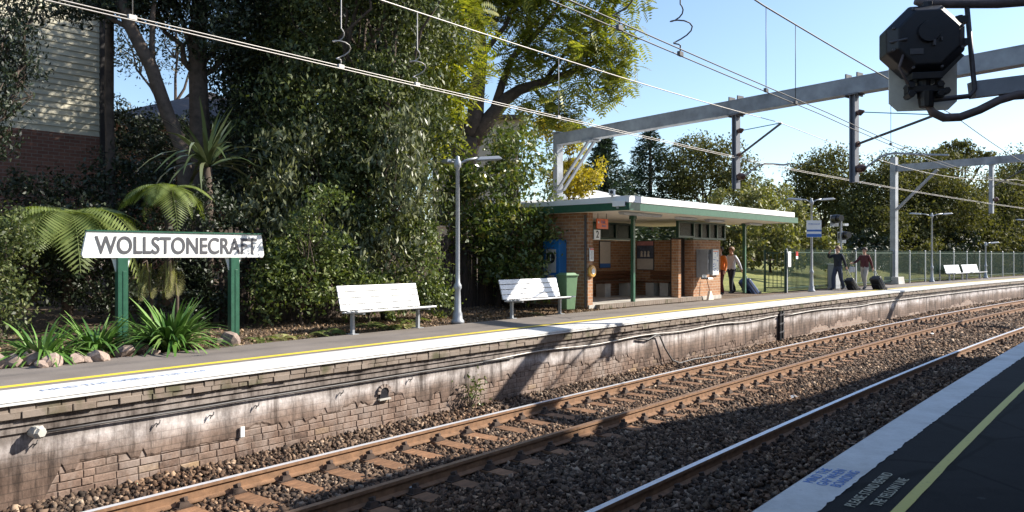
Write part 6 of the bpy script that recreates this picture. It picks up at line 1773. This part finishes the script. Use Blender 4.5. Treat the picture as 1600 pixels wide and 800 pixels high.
for px_, py_, sz, lab, kd in ferns:
    D = on_d(px_, 2.75).y + (0.7 if py_ < 480 else 0.15)
    x = (px_ - 800) * D / F
    fern(lab, Vector((x, D, gz(x, D))), 10, sz, kd, pitch=(-.3, .3))
def strap_mesh(L, lean, droop, wid, material, name='leaf'):
    V = []; n = 6; pts = []
    for i in range(n + 1):
        t = i / n; pts.append(np.array([0, lean * L * t + 0.25 * L * t * t, L * (0.85 * t - droop * t ** 2.2)]))
    for i in range(n):
        w0 = wid * (1 - (i / n) ** 3) * (0.6 + 0.4 * min(1, i / 1.5)); w1 = wid * (1 - ((i + 1) / n) ** 3) * 1.0
        V.append([pts[i] - [w0, 0, 0], pts[i] + [w0, 0, 0], pts[i + 1] + [max(w1, .0015), 0, 0], pts[i + 1] - [max(w1, .0015), 0, 0]])
    V = np.array(V); V[:, :, 2] += 0
    # welded ribbon
    vs = []; 
    for i in range(n): vs += [V[i, 0], V[i, 1]]
    vs += [V[n - 1, 3], V[n - 1, 2]]
    me = bpy.data.meshes.new(name); me.from_pydata([tuple(v) for v in vs], [], [(2 * i, 2 * i + 1, 2 * i + 3, 2 * i + 2) for i in range(n)])
    me.materials.append(MATS[material]); me.polygons.foreach_set('use_smooth', [True] * n); me.update()
    return me
m, nt, bs = base('leaf_strap_obj')          # strap leaves are objects: colour by object
oi = nd(nt, 'ShaderNodeObjectInfo')
nt.links.new(ramp(nt, oi.outputs['Random'], [(0, (0.045, 0.11, 0.02)), (0.6, (0.11, 0.22, 0.04)), (1, (0.20, 0.30, 0.09))]), bs.inputs['Base Color'])
bs.inputs['Roughness'].default_value = 0.32
MATS['leaf_strap_obj'] = m
m, nt, bs = base('leaf_blade_obj')
oi = nd(nt, 'ShaderNodeObjectInfo')
nt.links.new(ramp(nt, oi.outputs['Random'], [(0, (0.03, 0.05, 0.02)), (0.6, (0.10, 0.13, 0.05)), (1, (0.30, 0.32, 0.18))]), bs.inputs['Base Color'])
bs.inputs['Roughness'].default_value = 0.3
MATS['leaf_blade_obj'] = m
ST = [strap_mesh(0.62, l_, d_, .017, 'leaf_strap_obj') for l_, d_ in ((.25, .25), (.45, .5), (.65, .75), (.15, .1), (.55, .6))]
def clump(label, px, py, D, n, size):
    x = (px - 800) * D / F; o = empty('strappy_plant', (x, D, gz(x, D)), 0, label, 'plant', 'strappy clumps in the garden bed')
    r = random.Random(label)
    for i in range(n):
        s_ = size * r.uniform(.7, 1.15); a = r.uniform(0, 6.283); rr = r.uniform(0, .16)
        child('leaf', ST[r.randrange(5)], o, (-math.sin(a) * rr, math.cos(a) * rr, -.02), (r.uniform(-.45, .15), r.uniform(-.25, .25), a), (s_ * 1.1, s_, s_))
def dd(px, d): return on_d(px, d).y
clump('largest strappy clump between the two sign posts', 265, 505, dd(265, 2.85), 260, 1.65)
clump('strappy clump left of the left sign post', 150, 505, dd(150, 3.2), 130, 1.3)
clump('bright strappy clump near the left picture edge', 62, 505, dd(62, 2.95), 150, 1.35)
clump('small low strappy clump before the rocks', 100, 545, dd(100, 2.75), 40, 0.75)
clump('tiny strappy tuft at the foot of the left sign post', 200, 540, dd(200, 2.9), 20, 0.35)
clump('small strappy tuft behind the largest clump', 225, 490, dd(225, 3.7), 40, 1.1)
BLD = [strap_mesh(1.45, l_, d_, .042, 'leaf_blade_obj') for l_, d_ in ((.15, .05), (.5, .25), (.8, .6), (.95, .9))]
p = atD(325, 262, 15.0)
o = empty('blade_plant', (p.x, p.y, gz(p.x, p.y)), 0, 'tall plant with long stiff sword leaves behind the name board', 'plant')
h = p.z - o.location.z
MB().tube([(0, 0, -.1), (.03, 0, h * .5), (0, 0, h)], [.10, .09, .08], 8).build('trunk', 'bark', o, smooth=True)
r = random.Random(77)
for i in range(64):
    s_ = r.uniform(.65, 1.1); child('leaf', BLD[r.randrange(4)], o, (0, 0, h), (r.uniform(-.7, .3), r.uniform(-.2, .2), r.uniform(0, 6.283)), (1, s_, s_))
# weed growing out of the wall foot
s = wp(728); o = empty('wall_weed', P(s, WD - 0.1, -1.12), phi(s), 'weed with small leaves growing at the foot of the wall', 'weed')
m = MB()
for k in range(9): m.tube(wobble((0, 0, 0), (random.uniform(-.22, .28), random.uniform(-.14, .02), random.uniform(.2, .5)), 3, .04), [.012, .010, .007, .004], 5)
m.build('stem', 'bark', o)
np_quads('foliage', leaf_quads(RNG.normal(size=(150, 3)) * [.14, .05, .13] + [.06, -.06, .32], .06, .028), 'leaf_magnolia', o)
# leaf litter on the garden bed
n = 15000
s = RNG.uniform(-10, 8, n); d = 2.55 + RNG.gamma(1.6, 0.7, n); k = d < 7; s, d = s[k], d[k]; n = len(s)
t = TH0 - s / RR
zz = np.interp(d, [2.48, 3.4, 6, 9], [-0.03, 0.03, 0.10, 0.5]) + RNG.uniform(0.004, 0.03, n)
C = np.stack([CX + (RR + d) * np.cos(t), CY + (RR + d) * np.sin(t), zz], 1)
tag(np_quads('leaf_litter', leaf_quads(C, .06, .03, 2.5), 'leaf_litter'), 'dry brown leaf litter on the garden bed', 'leaf litter', kind='stuff')
